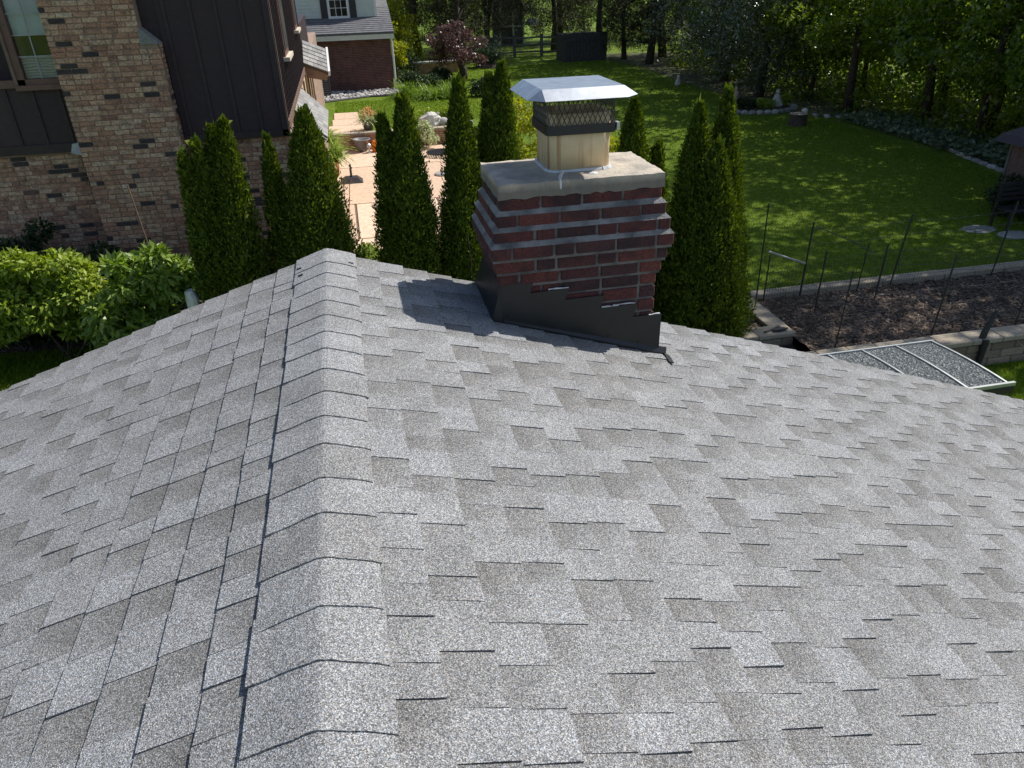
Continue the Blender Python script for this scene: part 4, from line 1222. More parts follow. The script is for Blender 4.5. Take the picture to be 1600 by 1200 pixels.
# wire plant support in the gap
tr_ = thing('plant_support', (-.14, 17.2, .035), 'curly rusty wire plant support at the near edge of the patio', 'plant support')
for k in range(5):
    a = -.24 + .11 * k
    MB().tube([(-.12, 17.2, .03), (-.14 + a * .3, 17.2, .45), (-.22 + a, 17.2, .8), (-.22 + a * 1.2, 17.2, 1.15), (-.16 + a * 1.1, 17.2, 1.22), (-.16 + a, 17.2, 1.12)], .009, 5).build('wire', 'trim_brown', tr_)
MB().tube([(-.46 + .5 * k / 8, 17.2, .72 + .04 * math.sin(k)) for k in range(9)], .008, 5).build('wire', 'trim_brown', tr_)
shrub('low_plant', (.12, 15.2, 0), blob(14, (.42, .5), .22, .08, 31, .09, .15), 110, .07, .035, 'fern_leaf', 'yellow green groundcover plant at the near edge of the patio')
shrub('garden_shrub', (-1.05, 28.4, .5), blob(16, (.32, .9), .5, .15, 41, .16, .24), 120, .06, .04, 'bright_leaf', 'clipped green shrub along the walk beside the bay roof')
for k, (x, lab) in enumerate(((2.35, 'small yellow green bush behind the variegated shrub'), (3.0, 'small yellow green bush behind the white boulder'), (3.6, 'small yellow green bush behind the goose figure'))):
    shrub('box_bush', (x, 28.0 + .2 * k, .5), blob(9, (.26, .24), .34, .14, 50 + k, .14, .2), 130, .055, .035, 'bright_leaf', lab, group='small bushes behind the retaining wall')
for k, (x, y, lab) in enumerate(((2.75, 34.3, 'arching daylily clump at the corner of the brick house'), (3.75, 33.5, 'dark green daylily clump between two lighter ones'), (4.55, 33.6, 'arching daylily clump nearest the purple leaved tree'))):
    arching('daylily_clump', (x, y, .5), 260, .85, .045, 'daylily_leaf' if k != 1 else 'mid_leaf', lab, .02, 1.3, spread=.2)
for k, (x, y, r_, lab) in enumerate(((3.2, 37.2, .55, 'dark shrub at the corner of the brick house wall'), (4.0, 36.0, .5, 'low dark shrub behind the daylilies'), (5.9, 33.4, .5, 'round dark shrub right of the daylilies'), (3.4, 42.5, .8, 'dark shrub beyond the brick house beside the low wall'), (7.6, 43.5, .9, 'dark shrub under the grey green pine'), (4.9, 39.0, .4, 'round shrub beside the purple leaved tree trunk'))):
    shrub('shade_shrub', (x, y, .5), blob(16, (r_, r_ * .7), r_ * 1.2, .2, 60 + k, .18, .3), 110, .10, .05, 'dark_leaf', lab)
shrub('sunlit_shrub', (3.45, 14.2, .0), blob(44, (.62, .5), 2.4, 1.35, 71, .18, .3), 150, .085, .04, 'yellow_leaf', 'tall yellow green shrub glowing behind the chimney cap', stems=7)
shrub('sunlit_shrub', (5.0, 14.4, .3), blob(30, (.6, .5), 2.2, .5, 72, .18, .3), 150, .085, .04, 'yellow_leaf', 'lower yellow green shrub behind the flue tile', stems=6)

# ------------------------------------------------------------------ trees
def limb_tree(name, h, r0, lean, nb_, seed, crown_lo, R):
    q = random.Random(seed); t = MB()
    pts = [(0, 0, -.1)]; n = 6
    for k in range(1, n + 1):
        f = k / n; pts.append((lean[0] * f + q.uniform(-.12, .12), lean[1] * f + q.uniform(-.12, .12), h * f))
    t.tube(pts, [r0 * (1.25 if k == 0 else 1 - .13 * k) for k in range(n + 1)], 9)
    for k in range(nb_):
        z = q.uniform(crown_lo, h * .9); th = q.uniform(0, 6.28); l = R * q.uniform(.6, 1.0)
        f = z / h; b = (lean[0] * f, lean[1] * f, z)
        t.tube([b, (b[0] + l * .5 * math.cos(th), b[1] + l * .5 * math.sin(th), z + l * .22), (b[0] + l * math.cos(th + .25), b[1] + l * math.sin(th + .25), z + l * .25)], [r0 * .34, r0 * .2, r0 * .06], 6)
    return t

def wood_tree(name, seed, h, r0, lo, R, mat, nlo, per, L, W, label, group, upn=5, flat=.32, cat='tree'):
    global rng
    rng = np.random.default_rng(seed); q = random.Random(seed)
    root = thing(name, (0, 0, 0), label, cat, group)
    sub('trunk', limb_tree('trunk', h * .85, r0, (q.uniform(-.5, .5), q.uniform(-.5, .5)), 11, seed, lo + .3, R * .8).mesh('trunk', 'bark', True), root)
    cs, rs = [], []
    for k in range(nlo):
        t = q.uniform(0, 6.28); u = math.sqrt(q.uniform(.05, 1)); z = q.uniform(lo, 6.0)
        rr = R * min(1, .55 + (z - lo) * .35)
        cs.append((rr * u * math.cos(t), rr * u * math.sin(t), z)); s_ = q.uniform(.35, .7); rs.append((s_, s_, s_ * flat * 1.6))
    A = clumps(cs, rs, per, L, W, .9, .45)
    cs, rs = [], []
    for k in range(upn):
        t = q.uniform(0, 6.28); z = q.uniform(5.5, h); f = (z - 5.5) / max(.1, h - 5.5)
        u = math.sqrt(q.uniform(0, 1)); rr = R * (1.08 - .65 * f * f)
        cs.append((rr * u * math.cos(t), rr * u * math.sin(t), z)); s_ = q.uniform(.6, 1.0); rs.append((s_, s_, s_ * .5))
    B = clumps(cs, rs, 60, .26, .15, .9, .45)
    M_ = [np.concatenate([a, b]) for a, b in zip(A, B)]
    sub('crown', leaf_mesh(name + '_crown', *M_, mat), root)
    return root

G_W = 'leafy trees of the wood beside the lawn'
protoA = wood_tree('woodland_tree', 101, 11.0, .10, 1.5, 2.7, 'wood_leaf', 78, 140, .15, .085, 'slim leafy tree in the wood bordering the shaded lawn', G_W)
protoB = wood_tree('woodland_tree', 102, 12.0, .13, 2.0, 3.0, 'wood_leaf', 82, 140, .15, .085, 'slim leafy tree in the wood bordering the shaded lawn', G_W)
protoC = wood_tree('woodland_tree', 103, 9.0, .075, 1.1, 2.2, 'wood_leaf', 66, 140, .13, .075, 'slim leafy tree in the wood bordering the shaded lawn', G_W)
protoD = wood_tree('tall_tree', 107, 15.5, .11, 4.6, 3.4, 'wood_leaf', 14, 120, .15, .085, 'tall high crowned tree rising over the timber shed', 'tall trees over the timber shed', 84)
protoS = wood_tree('silver_tree', 104, 9.5, .18, .9, 3.3, 'silver_leaf', 120, 150, .15, .07, 'broad dark tree with silvery leaves behind the stone ringed flower bed', None, 45, .6)
protoK = wood_tree('conifer_tree', 105, 11.0, .20, .8, 2.6, 'conifer_leaf', 90, 170, .16, .035, 'dark brownish conifer at the far end of the lawn', 'dark conifers at the far end of the lawn', 40, .4)
P_ = [protoA, protoB, protoC]
spots = [(18.4, 21.8, 1), (18.2, 19.2, 0), (17.9, 16.9, 2), (17.6, 24.8, 1), (20.4, 23.5, 0), (20.7, 20.5, 1), (20.2, 17.6, 0), (19.2, 14.6, 2), (21.7, 15.2, 1), (23.2, 19.0, 0),
         (23.0, 22.8, 2), (22.8, 26.5, 1), (19.8, 27.2, 0), (17.9, 27.8, 2), (19.7, 31.0, 1), (22.8, 30.5, 0), (22.0, 11.8, 0),
         (18.8, 12.4, 2), (21.0, 35.5, 0), (18.8, 36.5, 2), (25.6, 15.5, 2), (25.8, 24.6, 1)]
used = set()
for k, (x, y, v) in enumerate(spots):
    rz = random.uniform(0, 6.28); sc_ = random.uniform(.88, 1.12)
    if v not in used:
        used.add(v); o = P_[v]; o.location = (x, y, H(x, y)); o.rotation_euler = (0, 0, rz); o.scale = (sc_,) * 3
    else:
        copy_tree(P_[v], (x, y, H(x, y)), rz, sc_)
protoD.location = (17.2, 11.4, .45)
for x, y, s_ in ((18.6, 15.4, 1.0), (20.6, 13.2, .95), (19.6, 20.4, 1.0)):
    copy_tree(protoD, (x, y, .45), x * 3, s_, 'tall high crowned tree standing deep in the wood' if y > 14 else None, 'tall trees of the wood' if y > 14 else None)
protoS.location = (16.4, 29.0, .5)
copy_tree(protoS, (17.2, 33.6, .5), 2.0, 1.0, 'dark silvery leaved tree between the conifers and the flower bed')
protoK.location = (16.6, 41.5, .5)
for x, y, s_ in ((18.6, 44.5, 1.05), (15.6, 47.0, 1.0), (19.5, 39.5, .95), (13.6, 50.5, 1.0), (22.5, 45, 1.1), (16.2, 44.4, .7)):
    copy_tree(protoK, (x, y, .5), random.uniform(0, 6), s_)
for x, y, s_, lab in ((5.0, 51.5, 1.15, 'dark conifer behind the grey green pine'), (8.2, 55.5, 1.2, 'dark conifer beside the small grey shed'), (15.8, 57.0, 1.15, 'dark conifer behind the small parasol'), (2.6, 55.0, 1.1, 'dark conifer showing over the end of the brick house'), (9.0, 49.8, .7, 'low dark conifer just behind the split rail fence')):
    copy_tree(protoK, (x, y, .5), x * 2.1, s_, lab, 'conifers beyond the far lawn')
# left background trees
pin = wood_tree('pine_tree', 106, 9.0, .20, 1.5, 2.6, 'conifer_leaf', 70, 150, .18, .03, 'grey green pine with twisted limbs beyond the purple leaved tree', None, 50, .4)
pin.location = (6.8, 46.0, .5)
copy_tree(pin, (3.6, 48.5, .5), 1.3, 1.05, 'grey green pine rising beyond the far end of the brick house')
copy_tree(pin, (9.6, 52.0, .5), 3.3, .9, 'grey green pine standing by the split rail fence')
pur = thing('purple_tree', (6.0, 39.6, .5), 'small round tree with purple brown leaves on the far lawn', 'tree')
sub('trunk', limb_tree('trunk', 2.6, .22, (-.15, 0), 7, 77, .9, 1.3).mesh('trunk', 'bark', True), pur)
rng = np.random.default_rng(9)
bl = [(-.25 + c[0], c[1], c[2] + .85, *c[3:]) for c in blob(44, (1.35, 1.2), 1.9, .0, 88, .22, .42)]
sub('crown', leaf_mesh('purple_crown', *clumps([c[:3] for c in bl], [c[3:] for c in bl], 110, .13, .075, .5), 'purple_leaf'), pur)
shrub('golden_shrub', (3.4, 46.0, .5), blob(30, (1.0, 1.0), 3.2, .6, 91, .35, .6), 130, .16, .09, 'yellow_leaf', 'tall golden yellow shrub at the end of the brick house')
shrub('golden_shrub', (2.9, 42.0, .5), blob(16, (.45, .6), 2.2, .5, 92, .25, .4), 110, .14, .08, 'yellow_leaf', 'narrow golden shrub close against the brick house end')
shrub('weeping_shrub', (8.2, 44.5, .5), blob(18, (.9, .7), 1.2, .3, 93, .22, .36), 110, .15, .04, 'hosta_leaf', 'pale grey green weeping shrub before the split rail fence')
for k, (x, y, s_) in enumerate(((-2, 56, 1.2), (2, 60, 1.2), (6, 62, 1.2), (10, 66, 1.2), (14, 62, 1.1), (18, 58, 1.1), (23, 56, 1.1), (28, 50, 1.1), (33, 42, 1.1), (36, 34, 1.1))):
    copy_tree(P_[k % 3], (x, y, .5), k * 1.7, s_, 'tall background tree beyond the far fence', 'background trees beyond the fence')

# ------------------------------------------------------------------ far yard: fence, enclosure, shed, parasol
sf = thing('split_rail_fence', (11, 48.5, .5), 'weathered split rail fence across the far end of the lawn', 'fence')
xs = [7.2, 9.4, 10.6, 12.3, 14.4]
for x in xs: MB().box(x - .08, x + .08, 48.42, 48.58, .45, 1.75).build('post', 'grey_wood', sf)
for a, b in zip(xs[:-1], xs[1:]):
    for z in (.75, 1.15, 1.55):
        MB().tube([(a, 48.5, z + random.uniform(-.04, .04)), (b, 48.5, z + random.uniform(-.04, .04))], .06, 6).build('rail', 'grey_wood', sf)
surf('dark_wood', (0.085, 0.080, 0.074), (0.05, 0.048, 0.045), 9, 0.9, 0.4)
en = thing('wood_enclosure', (13.8, 44.6, .5), 'dark grey boarded enclosure in the shade under the conifers', 'enclosure')
MB().box(12.62, 15.0, 44.56, 46.2, .45, 1.9).build('inner_box', 'dark_wood', en)
x = 12.58
while x < 15.0:
    MB().box(x, x + .185, 44.50, 44.54, .45, 1.98 + random.uniform(-.03, .03)).build('board', 'dark_wood', en); x += .20
MB().box(12.55, 15.05, 44.46, 44.50, 1.55, 1.68).build('rail', 'dark_wood', en)
fs = thing('garden_shed', (12.4, 58, .5), 'small grey shed with white trim in the far trees', 'shed')
MB().extrude([(11.5, 57.5, .4), (13.25, 57.5, .4), (13.25, 57.5, 2.75), (12.4, 57.5, 4.1), (11.5, 57.5, 2.75)], (0, 3, 0)).build('wall', 'grey_wood', fs)
for a, b in (((11.3, 2.5), (12.4, 4.25)), ((12.4, 4.25), (13.5, 2.5))):
    MB().hexa([(a[0], 57.2, a[1]), (b[0], 57.2, b[1]), (b[0], 60.7, b[1]), (a[0], 60.7, a[1]), (a[0], 57.2, a[1] + .12), (b[0], 57.2, b[1] + .12), (b[0], 60.7, b[1] + .12), (a[0], 60.7, a[1] + .12)]).build('roof', 'far_roof', fs)
    MB().hexa([(a[0], 57.12, a[1] - .08), (b[0], 57.12, b[1] - .08), (b[0], 57.18, b[1] - .08), (a[0], 57.18, a[1] - .08), (a[0], 57.12, a[1] + .10), (b[0], 57.12, b[1] + .10), (b[0], 57.18, b[1] + .10), (a[0], 57.18, a[1] + .10)]).build('barge_board', 'white_paint', fs)
for x in (11.5, 12.45, 13.2): MB().box(x - .06, x + .06, 57.42, 57.48, .4, 2.6).build('trim', 'white_paint', fs)
MB().box(11.44, 13.26, 57.40, 57.47, 1.6, 1.72).build('trim', 'white_paint', fs)
fu = thing('parasol', (13.25, 55, .5), 'small grey parasol with scalloped edge near the far shed', 'parasol')
MB().lathe([(.52, 1.86), (.44, 2.06), (.26, 2.22), (.03, 2.30)], (13.25, 55, 0), 12).build('canopy', 'umbrella_cloth', fu, False)
MB().tube([(13.25, 55, .45), (13.25, 55, 2.28)], .025, 8).build('pole', 'aluminium', fu)
MB().lathe([(.25, .5), (.25, .56), (.05, .6)], (13.25, 55, 0), 12).build('base', 'pot_grey', fu)
lw = thing('low_brick_wall', (4.6, 42.6, .5), 'low brick planter wall in the shade beyond the brick house', 'wall')
MB().box(3.9, 6.2, 42.4, 42.8, .45, 1.0).build('wall', 'patio_brick', lw)
MB().box(3.85, 6.25, 42.35, 42.85, 1.0, 1.08).build('cap', 'grey_stone', lw)
mm = thing('mulch_mound', (8.3, 44.0, .5), 'small mound of brown mulch round the weeping shrub', 'mulch')
MB().lathe([(.95, -.02), (.75, .12), (.4, .22), (.05, .26)], (8.3, 44.0, .5), 16).build('mound', 'mulch', mm, True)

# ------------------------------------------------------------------ stone ringed bed, statues, stump
rb = thing('ring_bed', (14.9, 26.2, .48), 'low round flower bed edged with grey stones under the silvery tree', 'flower bed')
RX, RY = 1.35, .95
MB().lathe([(.98, -.02), (.95, .10), (.05, .14)], (14.9, 26.2, .48), 22, RX, RY).build('soil', 'mulch', rb)
for k in range(30):
    t = 2 * math.pi * k / 30
    MB().rock((14.9 + RX * math.cos(t), 26.2 + RY * math.sin(t), .56), (.15, .12, .10), 200 + k, 6, 5).build('stone', 'grey_stone', rb)
shrub('bed_plant', (15.05, 26.0, .6), blob(9, (.26, .2), .3, .1, 301, .12, .18), 90, .10, .04, 'bright_leaf', 'bright green plant beside the seated statue')
shrub('bed_plant', (15.95, 26.3, .6), blob(7, (.22, .2), .35, .1, 302, .12, .18), 80, .12, .04, 'bright_leaf', 'spiky green plant behind the seated statue')
shrub('bed_plant', (14.4, 26.1, .6), blob(9, (.4, .2), .2, .08, 303, .12, .16), 80, .10, .05, 'dark_leaf', 'low dark plant in the ringed bed before the silvery trunk')
sta = thing('seated_statue', (15.55, 26.1, .6), 'small pale stone seated figure in the ringed flower bed', 'statue')
MB().lathe([(.22, .58), (.24, .66), (.20, .76), (.13, .90), (.10, 1.0), (.05, 1.04)], (15.55, 26.1, 0), 12).build('body', 'statue_stone', sta, True)
MB().rock((15.55, 26.08, 1.11), (.075, .08, .095), 5, 10, 8).build('head', 'statue_stone', sta, True)
MB().rock((15.50, 25.9, .68), (.20, .12, .08), 6, 10, 6).build('knees', 'statue_stone', sta, True)
st2 = thing('standing_statue', (14.15, 26.6, .6), 'slim pinkish standing garden figure beside the silvery tree trunk', 'statue')
MB().lathe([(.12, .56), (.10, .62), (.09, .85), (.12, 1.08), (.05, 1.16)], (14.15, 26.6, 0), 10).build('body', 'statue_pink', st2, True)
MB().rock((14.15, 26.6, 1.22), (.06, .06, .08), 8, 9, 7).build('head', 'statue_pink', st2, True)
st3 = thing('garden_gnome', (14.75, 33.2, .5), 'tiny pale garden figure at the edge of the conifers', 'statue')
MB().lathe([(.14, .48), (.15, .6), (.09, .75), (.04, .8)], (14.75, 33.2, 0), 10).build('body', 'statue_stone', st3, True)
MB().rock((14.75, 33.2, .86), (.07, .07, .09), 9, 9, 7).build('head', 'white_rock', st3, True)
stp = thing('tree_stump', (14.65, 23.1, .48), 'grey tree stump standing on the lawn edge with a pale stone on it', 'stump')
sm_ = MB(); q = random.Random(3); prof = []
for k in range(18):
    pass
sm_.lathe([(.36, .44), (.31, .52), (.28, .70), (.29, .86)], (14.65, 23.1, 0), 16); sm_.build('trunk', 'bark', stp)
MB().lathe([(.285, .862), (.27, .875), (.02, .878)], (14.65, 23.1, 0), 16).build('cut_face', 'stump_top', stp)
tag(MB().rock((14.82, 23.05, .95), (.10, .08, .08), 4).build('pale_stone', 'white_rock'), 'pale stone resting on the tree stump', 'stone')
# stone edging of the woodland, each stone a piece
edl = thing('stone_edging', (16.4, 20, .48), 'curved line of low edging stones between lawn and wood', 'edging')
ep = [Vector((x, y, 0)) for x, y in [(15.75, 24.9)] + wf[0:8]]
acc = 0
for a, b in zip(ep[:-1], ep[1:]):
    L2 = (b - a).length; n2 = max(1, int(L2 / .34))
    for k in range(n2):
        p = a.lerp(b, (k + .5) / n2); acc += 1
        MB().rock((p.x, p.y, H(p.x, p.y) + .03), (.10, .18, .07), 400 + acc, 6, 5).build('stone', 'grey_stone', edl)
# ground cover below the trees
n = 5200
gx_ = rng.uniform(16.3, 18.4, n); gy_ = rng.uniform(14.2, 23.4, n)
P0 = np.stack([gx_, gy_, rng.uniform(.5, .72, n)], 1)
stuff(tag(link('ground_cover', leaf_mesh('ground_cover', P0, rdir(n) * np.array([1, 1, .3]) + np.array([0, 0, .25]), np.array([0, 0, 1.0]) + rng.normal(size=(n, 3)) * .4, rng.uniform(.12, .22, n), rng.uniform(.07, .13, n), 'hosta_leaf')), 'pale variegated ground cover along the edge of the wood', 'ground cover'))
n = 30000
gx_ = rng.uniform(16.4, 24.5, n); gy_ = rng.uniform(12, 42, n)
bump_ = .5 + .5 * np.sin(gx_ * 1.7 + np.sin(gy_ * 1.1)) * np.sin(gy_ * 1.3 + 1)
P0 = np.stack([gx_, gy_, .5 + rng.uniform(0, 1, n) ** 1.3 * (.4 + 2.0 * bump_)], 1)
P0 = P0[gx_ > 16.9 + rng.uniform(0, .8, n)]
n = len(P0)
stuff(tag(link('undergrowth', leaf_mesh('undergrowth', P0, rdir(n) + np.array([0, 0, .3]), np.array([0, 0, .8]) + rng.normal(size=(n, 3)) * .5, rng.uniform(.12, .24, n), rng.uniform(.06, .12, n), 'wood_leaf')), 'low leafy undergrowth on the floor of the wood', 'undergrowth'))

# ------------------------------------------------------------------ walled beds and garden fence
BZ = .45
def block_wall(root, a, b, y0, y1, zt, along='x', face=True, cl=.46, capw=None):
    """blocks in courses under a row of cap blocks; along x (a..b at y0..y1) or along y"""
    def B(m_, p, q, r0, r1, z0, z1, c):
        if along == 'x': m_.cbox(p, q, r0, r1, z0, z1, c)
        else: m_.cbox(r0, r1, p, q, z0, z1, c)
        return m_
    z = -.02; r_ = 0
    hh = (zt - .075) / 3
    while z < zt - .1:
        p = a - (.2 if r_ % 2 else 0)
        while p < b:
            q = p + .40
            pa, qa = max(p, a), min(q, b)
            if qa - pa > .05: B(MB(), pa + .003, qa - .003, y0 + .02 + random.uniform(-.006, .006), y1 - .02, max(z, -.02), min(z + hh - .004, zt - .078), .012).build('block', 'wall_block', root)
            p = q
        z += hh; r_ += 1
    p = a
    while p < b - .05:
        q = min(p + cl * random.uniform(.9, 1.1), b)
        if b - q < .15: q = b
        B(MB(), p + .003, q - .003, y0 - .01, y1 + .01, zt - .075, zt + random.uniform(-.004, .003), .010).build('cap_block', 'cap_block', root)
        p = q
w1 = thing('bed_wall', (4.6, 9.1, 0), 'tan block wall in front of the three arborvitae', 'wall')
block_wall(w1, 2.9, 6.30, 8.93, 9.22, BZ)
w2_ = thing('bed_wall', (6.2, 10, 0), 'tan block wall dividing the arborvitae bed from the fenced mulch bed', 'wall')
block_wall(w2_, 9.235, 10.62, 6.02, 6.30, BZ, 'y')
w3 = thing('bed_wall', (9, 8.2, 0), 'long tan block wall in front of the fenced mulch bed', 'wall')
block_wall(w3, 5.3, 14.5, 8.0, 8.30, BZ)
w4 = thing('bed_kerb', (9, 10.4, 0), 'pale concrete kerb behind the fenced mulch bed', 'kerb')
p = 6.32
while p < 14.5:
    MB().cbox(p + .003, p + .60, 10.32, 10.52, 0, .475 + random.uniform(-.004, .004), .012).build('cap_block', 'cap_block', w4); p += .603
def bed_sheet(name, x0, x1, y0, y1, z, seed):
    q = random.Random(seed); m_ = MB(); nx2, ny2 = int((x1 - x0) / .12), int((y1 - y0) / .12)
    for j in range(ny2 + 1):
        for i in range(nx2 + 1):
            m_.v.append((x0 + (x1 - x0) * i / nx2, y0 + (y1 - y0) * j / ny2, z + q.uniform(-.02, .025)))
    for j in range(ny2):
        for i in range(nx2):
            a = j * (nx2 + 1) + i; m_.f.append((a, a + 1, a + nx2 + 2, a + nx2 + 1))
    return struct(m_.build(name, 'mulch'))
bed_sheet('mulch_bed', 6.28, 14.5, 8.27, 10.34, .37, 1)
bed_sheet('mulch_slope', 5.3, 6.30, 8.27, 8.96, .20, 3)
bed_sheet('arborvitae_bed', 2.9, 6.04, 9.2, 10.6, .36, 2)
# chips and dead leaves on the beds
n = 7000
xx = rng.uniform(6.35, 14.3, n); yy = rng.uniform(8.35, 10.3, n)
P0 = np.stack([xx, yy, np.full(n, .395) + rng.uniform(-.01, .02, n)], 1)
pieces('chip', [(0.0, (0.06, 0.042, 0.032)), (0.6, (0.14, 0.10, 0.075)), (1.0, (0.30, 0.24, 0.18))], .95, 40, .3)
stuff(tag(link('mulch_chips', leaf_mesh('mulch_chips', P0, rdir(n) * np.array([1, 1, .25]), np.array([0, 0, 1.0]) + rng.normal(size=(n, 3)) * .35, rng.uniform(.04, .11, n), rng.uniform(.015, .035, n), 'chip')), 'loose bark chips scattered over the fenced bed', 'mulch'))
n = 1500
P0 = np.stack([rng.uniform(3.0, 6.0, n), rng.uniform(9.25, 10.5, n), np.full(n, .38)], 1)
stuff(tag(link('mulch_chips', leaf_mesh('bed_chips', P0, rdir(n) * np.array([1, 1, .25]), np.array([0, 0, 1.0]) + rng.normal(size=(n, 3)) * .35, rng.uniform(.04, .11, n), rng.uniform(.015, .035, n), 'chip')), 'loose bark chips under the three arborvitae', 'mulch'))
tag(MB().hexa([(5.82, 9.02, .452), (5.86, 9.00, .452), (6.16, 9.14, .452), (6.12, 9.16, .452), (5.82, 9.02, .475), (5.86, 9.00, .475), (6.16, 9.14, .475), (6.12, 9.16, .475)]).build('wood_strip', 'grey_wood'), 'thin grey wood strip lying on the wall corner', 'wood strip')
tag(MB().rock((6.08, 9.02, .475), (.13, .045, .03), 77, 8, 5).build('black_weight', 'black_metal'), 'black lump resting on the wall corner beside the wood strip', 'weight')

fn = thing('garden_fence', (9, 9.4, .4), 'thin black garden fence of posts and fine wire round the mulch bed', 'fence')
def post(x, y, h, lx=0, ly=0, r=.011):
    MB().tube([(x, y, .33), (x + lx, y + ly, .4 + h)], r, 6).build('post', 'fence_post', fn)
    return (x, y, lx, ly, h)
backp = [(6.50, 10.28), (7.14, 10.27), (8.21, 10.27), (8.83, 10.27), (10.8, 10.25), (12.6, 10.25)]
bp = [post(6.50, 10.26, .78), post(7.14, 10.24, 1.25, .04, .02, .016), post(8.21, 10.26, .8, .05), post(8.83, 10.26, 1.22, .12, 0, .014), post(10.8, 10.24, 1.28, .1, 0, .014), post(12.6, 10.25, 1.2)]
fpst = [post(6.62, 8.42, 1.15, .04), post(8.19, 8.42, 1.22, .08, .02, .014), post(9.62, 8.42, 1.2, .05), post(11.4, 8.42, 1.2)]
post(6.20, 9.98, 1.7, -.02, 0, .012)
post(7.02, 9.6, 1.0, .02, 0, .014); post(8.30, 9.9, .9, .03, 0, .014)
def wires(ps, rows, sag=.03, r=.003):
    m_ = MB()
    for a, b in zip(ps[:-1], ps[1:]):
        for z in rows:
            A_ = Vector((a[0] + a[2] * z / a[4], a[1], .4 + z)); Z_ = Vector((b[0] + b[2] * z / b[4], b[1], .4 + z))
            mid = (A_ + Z_) / 2 - Vector((0, 0, sag * random.uniform(.3, 1.6)))
            m_.tube([A_, A_.lerp(mid, .5) - Vector((0, 0, sag * .25)), mid, mid.lerp(Z_, .5) - Vector((0, 0, sag * .25)), Z_], r, 4, False)
    return m_
wires([q for q in bp if q[4] > 1], (.35, .62, .9, 1.12)).build('wire', 'wire_metal', fn)
wires(fpst, (.25, .5, .75, 1.0)).build('wire', 'wire_metal', fn)
wires([bp[0], fpst[0]], (.3, .6), .02).build('wire', 'wire_metal', fn)
net = MB()
x = 6.5
while x < 14.2:
    net.tube([(x, 10.28, .42), (x + .01, 10.28, .92)], .0022, 3, False); x += .05
for z in (.45, .55, .65, .75, .85, .92): net.tube([(6.5, 10.28, z), (14.2, 10.28, z)], .002, 3, False)
net.build('netting', 'wire_metal', fn)
y = 8.45
net = MB()
while y < 10.2:
    net.tube([(6.42, y, .42), (6.42, y, .95)], .002, 3, False); y += .05
net.build('netting', 'wire_metal', fn)
tag(MB().tube([(6.42, 10.18, 1.26), (7.12, 10.22, .98)], .018, 7).build('gate_pole', 'aluminium'), 'pale metal pole slanting across the corner of the wire fence', 'pole')
tag(MB().tube([(7.22, 10.25, 1.58), (7.9, 10.1, 1.28), (8.2, 10.0, 1.12)], .008, 5).build('fence_stay', 'wire_metal'), 'thin dark stay slanting down from the tallest fence post', 'stay')
tl = thing('broken_post', (8.75, 8.1, .45), 'rough black post stub fixed on the long block wall', 'post')
MB().tube([(8.70, 8.05, .30), (8.74, 8.06, .55), (8.86, 8.08, .85)], [.05, .045, .025], 7).build('stub', 'fence_post', tl)
MB().tube([(8.70, 7.97, .05), (8.72, 7.98, .45)], [.04, .05], 7).build('bracket', 'fence_post', tl)
tag(MB().tube([(9.2, 7.96, .40), (9.35, 7.5, .22), (9.9, 6.9, .02)], .006, 5).build('guy_wire', 'wire_metal'), 'thin guy wire running from the block wall to the grass', 'wire')

# ------------------------------------------------------------------ polycarbonate canopy beyond the gable
cn = thing('canopy', (4.7, 4.95, 0), 'flat canopy of embossed grey polycarbonate panels with aluminium bars beyond the roof edge', 'canopy')
CX = [3.58, 3.93, 4.28, 4.63, 4.98, 5.36]
CY0, CY1 = 4.50, 5.34
def cz(y): 
    f = (y - CY0) / (CY1 - CY0); return 2.10 + .05 * 4 * f * (1 - f) * .35 - .0 * f
for a, b in zip(CX[:-1], CX[1:]):
    m_ = MB(); nn = 6
    for k in range(nn + 1):
        y = CY0 + (CY1 - CY0) * k / nn
        sh = (y - CY0) / (CY1 - CY0) * -.06
        m_.v += [(a + .012 + sh, y, cz(y)), (b - .012 + sh, y, cz(y))]
    for k in range(nn): m_.f.append((2 * k, 2 * k + 1, 2 * k + 3, 2 * k + 2))
    o_ = m_.build('panel', 'polycarbonate', cn); s2 = o_.modifiers.new('t', 'SOLIDIFY'); s2.thickness = .006
for x in CX:
    pl = [(x - .06 * k / 6, CY0 + (CY1 - CY0) * k / 6, cz(CY0 + (CY1 - CY0) * k / 6) + .006) for k in range(7)]
    m_ = MB()
    for k in range(6):
        a, b = pl[k], pl[k + 1]; w_ = .009
        m_.hexa([(a[0] - w_, a[1], a[2] - .02), (a[0] + w_, a[1], a[2] - .02), (b[0] + w_, b[1], b[2] - .02), (b[0] - w_, b[1], b[2] - .02), (a[0] - w_, a[1], a[2] + .006), (a[0] + w_, a[1], a[2] + .006), (b[0] + w_, b[1], b[2] + .006), (b[0] - w_, b[1], b[2] + .006)])
    m_.build('bar', 'aluminium', cn)
MB().box(CX[0] - .02, CX[-1] + .06, CY0 - .026, CY0 - .001, 2.085, 2.118).build('front_rail', 'aluminium', cn)
MB().box(CX[0] - .01, CX[-1] + .05, CY0 - .031, CY0 - .004, 2.02, 2.084).build('front_lip', 'black_metal', cn)  # dark lip hanging below the front rail
MB().box(CX[0] - .08, CX[-1] - .04, CY1 + .001, CY1 + .018, 2.085, 2.116).build('back_rail', 'aluminium', cn)
for x, y in ((3.7, 4.53), (5.2, 4.53), (3.65, 5.28), (5.15, 5.28)):
    MB().box(x - .03, x + .03, y - .03, y + .03, 0, 2.085).build('post', 'black_metal', cn)

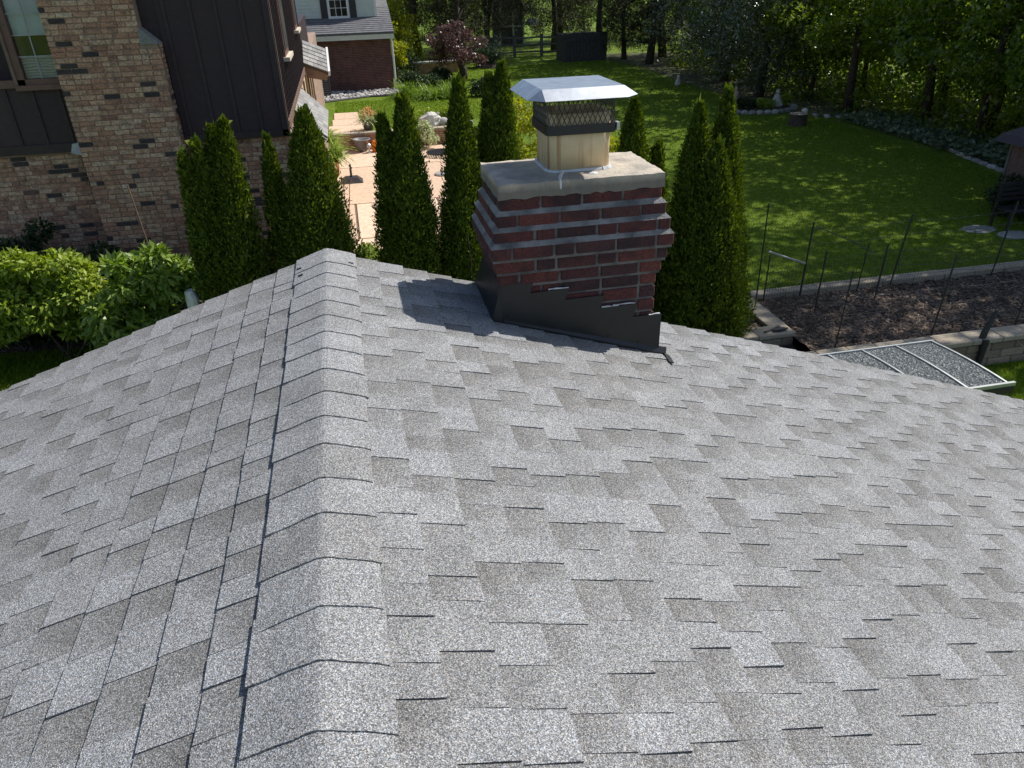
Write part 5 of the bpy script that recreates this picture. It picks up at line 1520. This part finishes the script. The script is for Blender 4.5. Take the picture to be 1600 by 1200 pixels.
# ------------------------------------------------------------------ shed and seat by the wood
sh = thing('wood_shed', (15, 12.3, .45), 'brown timber shed with dark overhanging roof beside the wood', 'shed')
MB().box(13.88, 16.6, 11.0, 13.60, .40, 1.80).build('wall', 'shed_wood', sh)
y = 11.0
while y < 13.55:
    MB().box(13.845, 13.878, y, min(y + .195, 13.6), .42, 1.80).build('board', 'shed_wood', sh); y += .2
MB().box(13.83, 13.90, 13.601, 13.66, .41, 1.80).build('corner_board', 'grey_wood', sh)
MB().box(13.83, 13.877, 10.93, 10.99, .41, 1.80).build('corner_board', 'grey_wood', sh)
MB().hexa([(13.60, 10.7, 1.80), (16.9, 10.7, 1.80), (16.9, 13.9, 1.80), (13.60, 13.9, 1.80), (13.68, 10.78, 1.95), (16.8, 10.78, 1.95), (16.8, 13.8, 1.95), (13.68, 13.8, 1.95)]).build('eave', 'shed_roof', sh)
MB().hexa([(13.68, 10.78, 1.951), (16.8, 10.78, 1.951), (16.8, 13.8, 1.951), (13.68, 13.8, 1.951), (14.9, 12.0, 2.8), (15.6, 12.0, 2.8), (15.6, 12.6, 2.8), (14.9, 12.6, 2.8)]).build('roof', 'shed_roof', sh)
shrub('shade_shrub', (13.55, 13.0, .43), blob(16, (.35, .40), .65, .15, 97, .16, .24), 130, .09, .04, 'dark_leaf', 'dark shrub in front of the timber shed')
be = thing('garden_bench', (13.3, 12.25, .42), 'black metal garden seat beside the timber shed', 'bench')
for k in range(6): MB().box(12.72, 13.9, 12.05 + k * .075, 12.105 + k * .075, .80, .82).build('slat', 'black_metal', be)
for k in range(4): MB().box(12.72, 13.9, 12.50, 12.52, .92 + k * .1, .98 + k * .1).build('back_slat', 'black_metal', be)
for x in (12.75, 13.87):
    for y in (12.08, 12.5): MB().box(x - .02, x + .02, y - .02, y + .02, .41, .80 if y < 12.3 else 1.3).build('leg', 'black_metal', be)
for k, (x, y) in enumerate(((12.35, 12.35), (12.75, 11.85), (13.4, 11.75))):
    tag(MB().lathe([(.30, .40), (.32, .43), (.28, .445), (.02, .447)], (x, y, .0), 9, 1.15, .8).build('stepping_stone', 'grey_stone'), 'flat grey stepping stone in the grass by the black garden seat', 'stepping stone', 'stepping stones by the garden seat')

# ------------------------------------------------------------------ grass blades
def grass(n, x0, x1, y0, y1, h0, h1, w, keep):
    x = rng.uniform(x0, x1, n); y = rng.uniform(y0, y1, n)
    k = keep(x, y); x, y = x[k], y[k]
    z = np.array([H(a, b) for a, b in zip(x, y)])
    n = len(x)
    P = np.stack([x, y, z - .005], 1)
    D = np.stack([rng.normal(size=n) * .45, rng.normal(size=n) * .45, np.ones(n)], 1)
    return P, D, rdir(n), rng.uniform(h0, h1, n), rng.uniform(.7, 1.3, n) * w
parts = [grass(30000, -6.8, -2.9, 8.6, 11.7, .04, .09, .012, lambda x, y: y < 11.0),
         grass(26000, 5.2, 10.5, 4.8, 7.98, .04, .08, .010, lambda x, y: x > 0),
         grass(52000, 6.0, 16, 10.55, 24, .035, .07, .016, lambda x, y: (x < 15.9)),
         grass(30000, 5.5, 15, 24, 44, .04, .08, .026, lambda x, y: ((x - 14.9) / 1.4) ** 2 + ((y - 26.2) / 1.0) ** 2 > 1),
         grass(16000, -.3, 5.5, 28, 34, .035, .07, .02, lambda x, y: (x > .7) | (y > 31.1))]
M_ = [np.concatenate(q) for q in zip(*parts)]
stuff(tag(link('grass', leaf_mesh('grass', *M_, 'grass_blade', .1)), 'short mown green grass blades of the lawns', 'grass'))
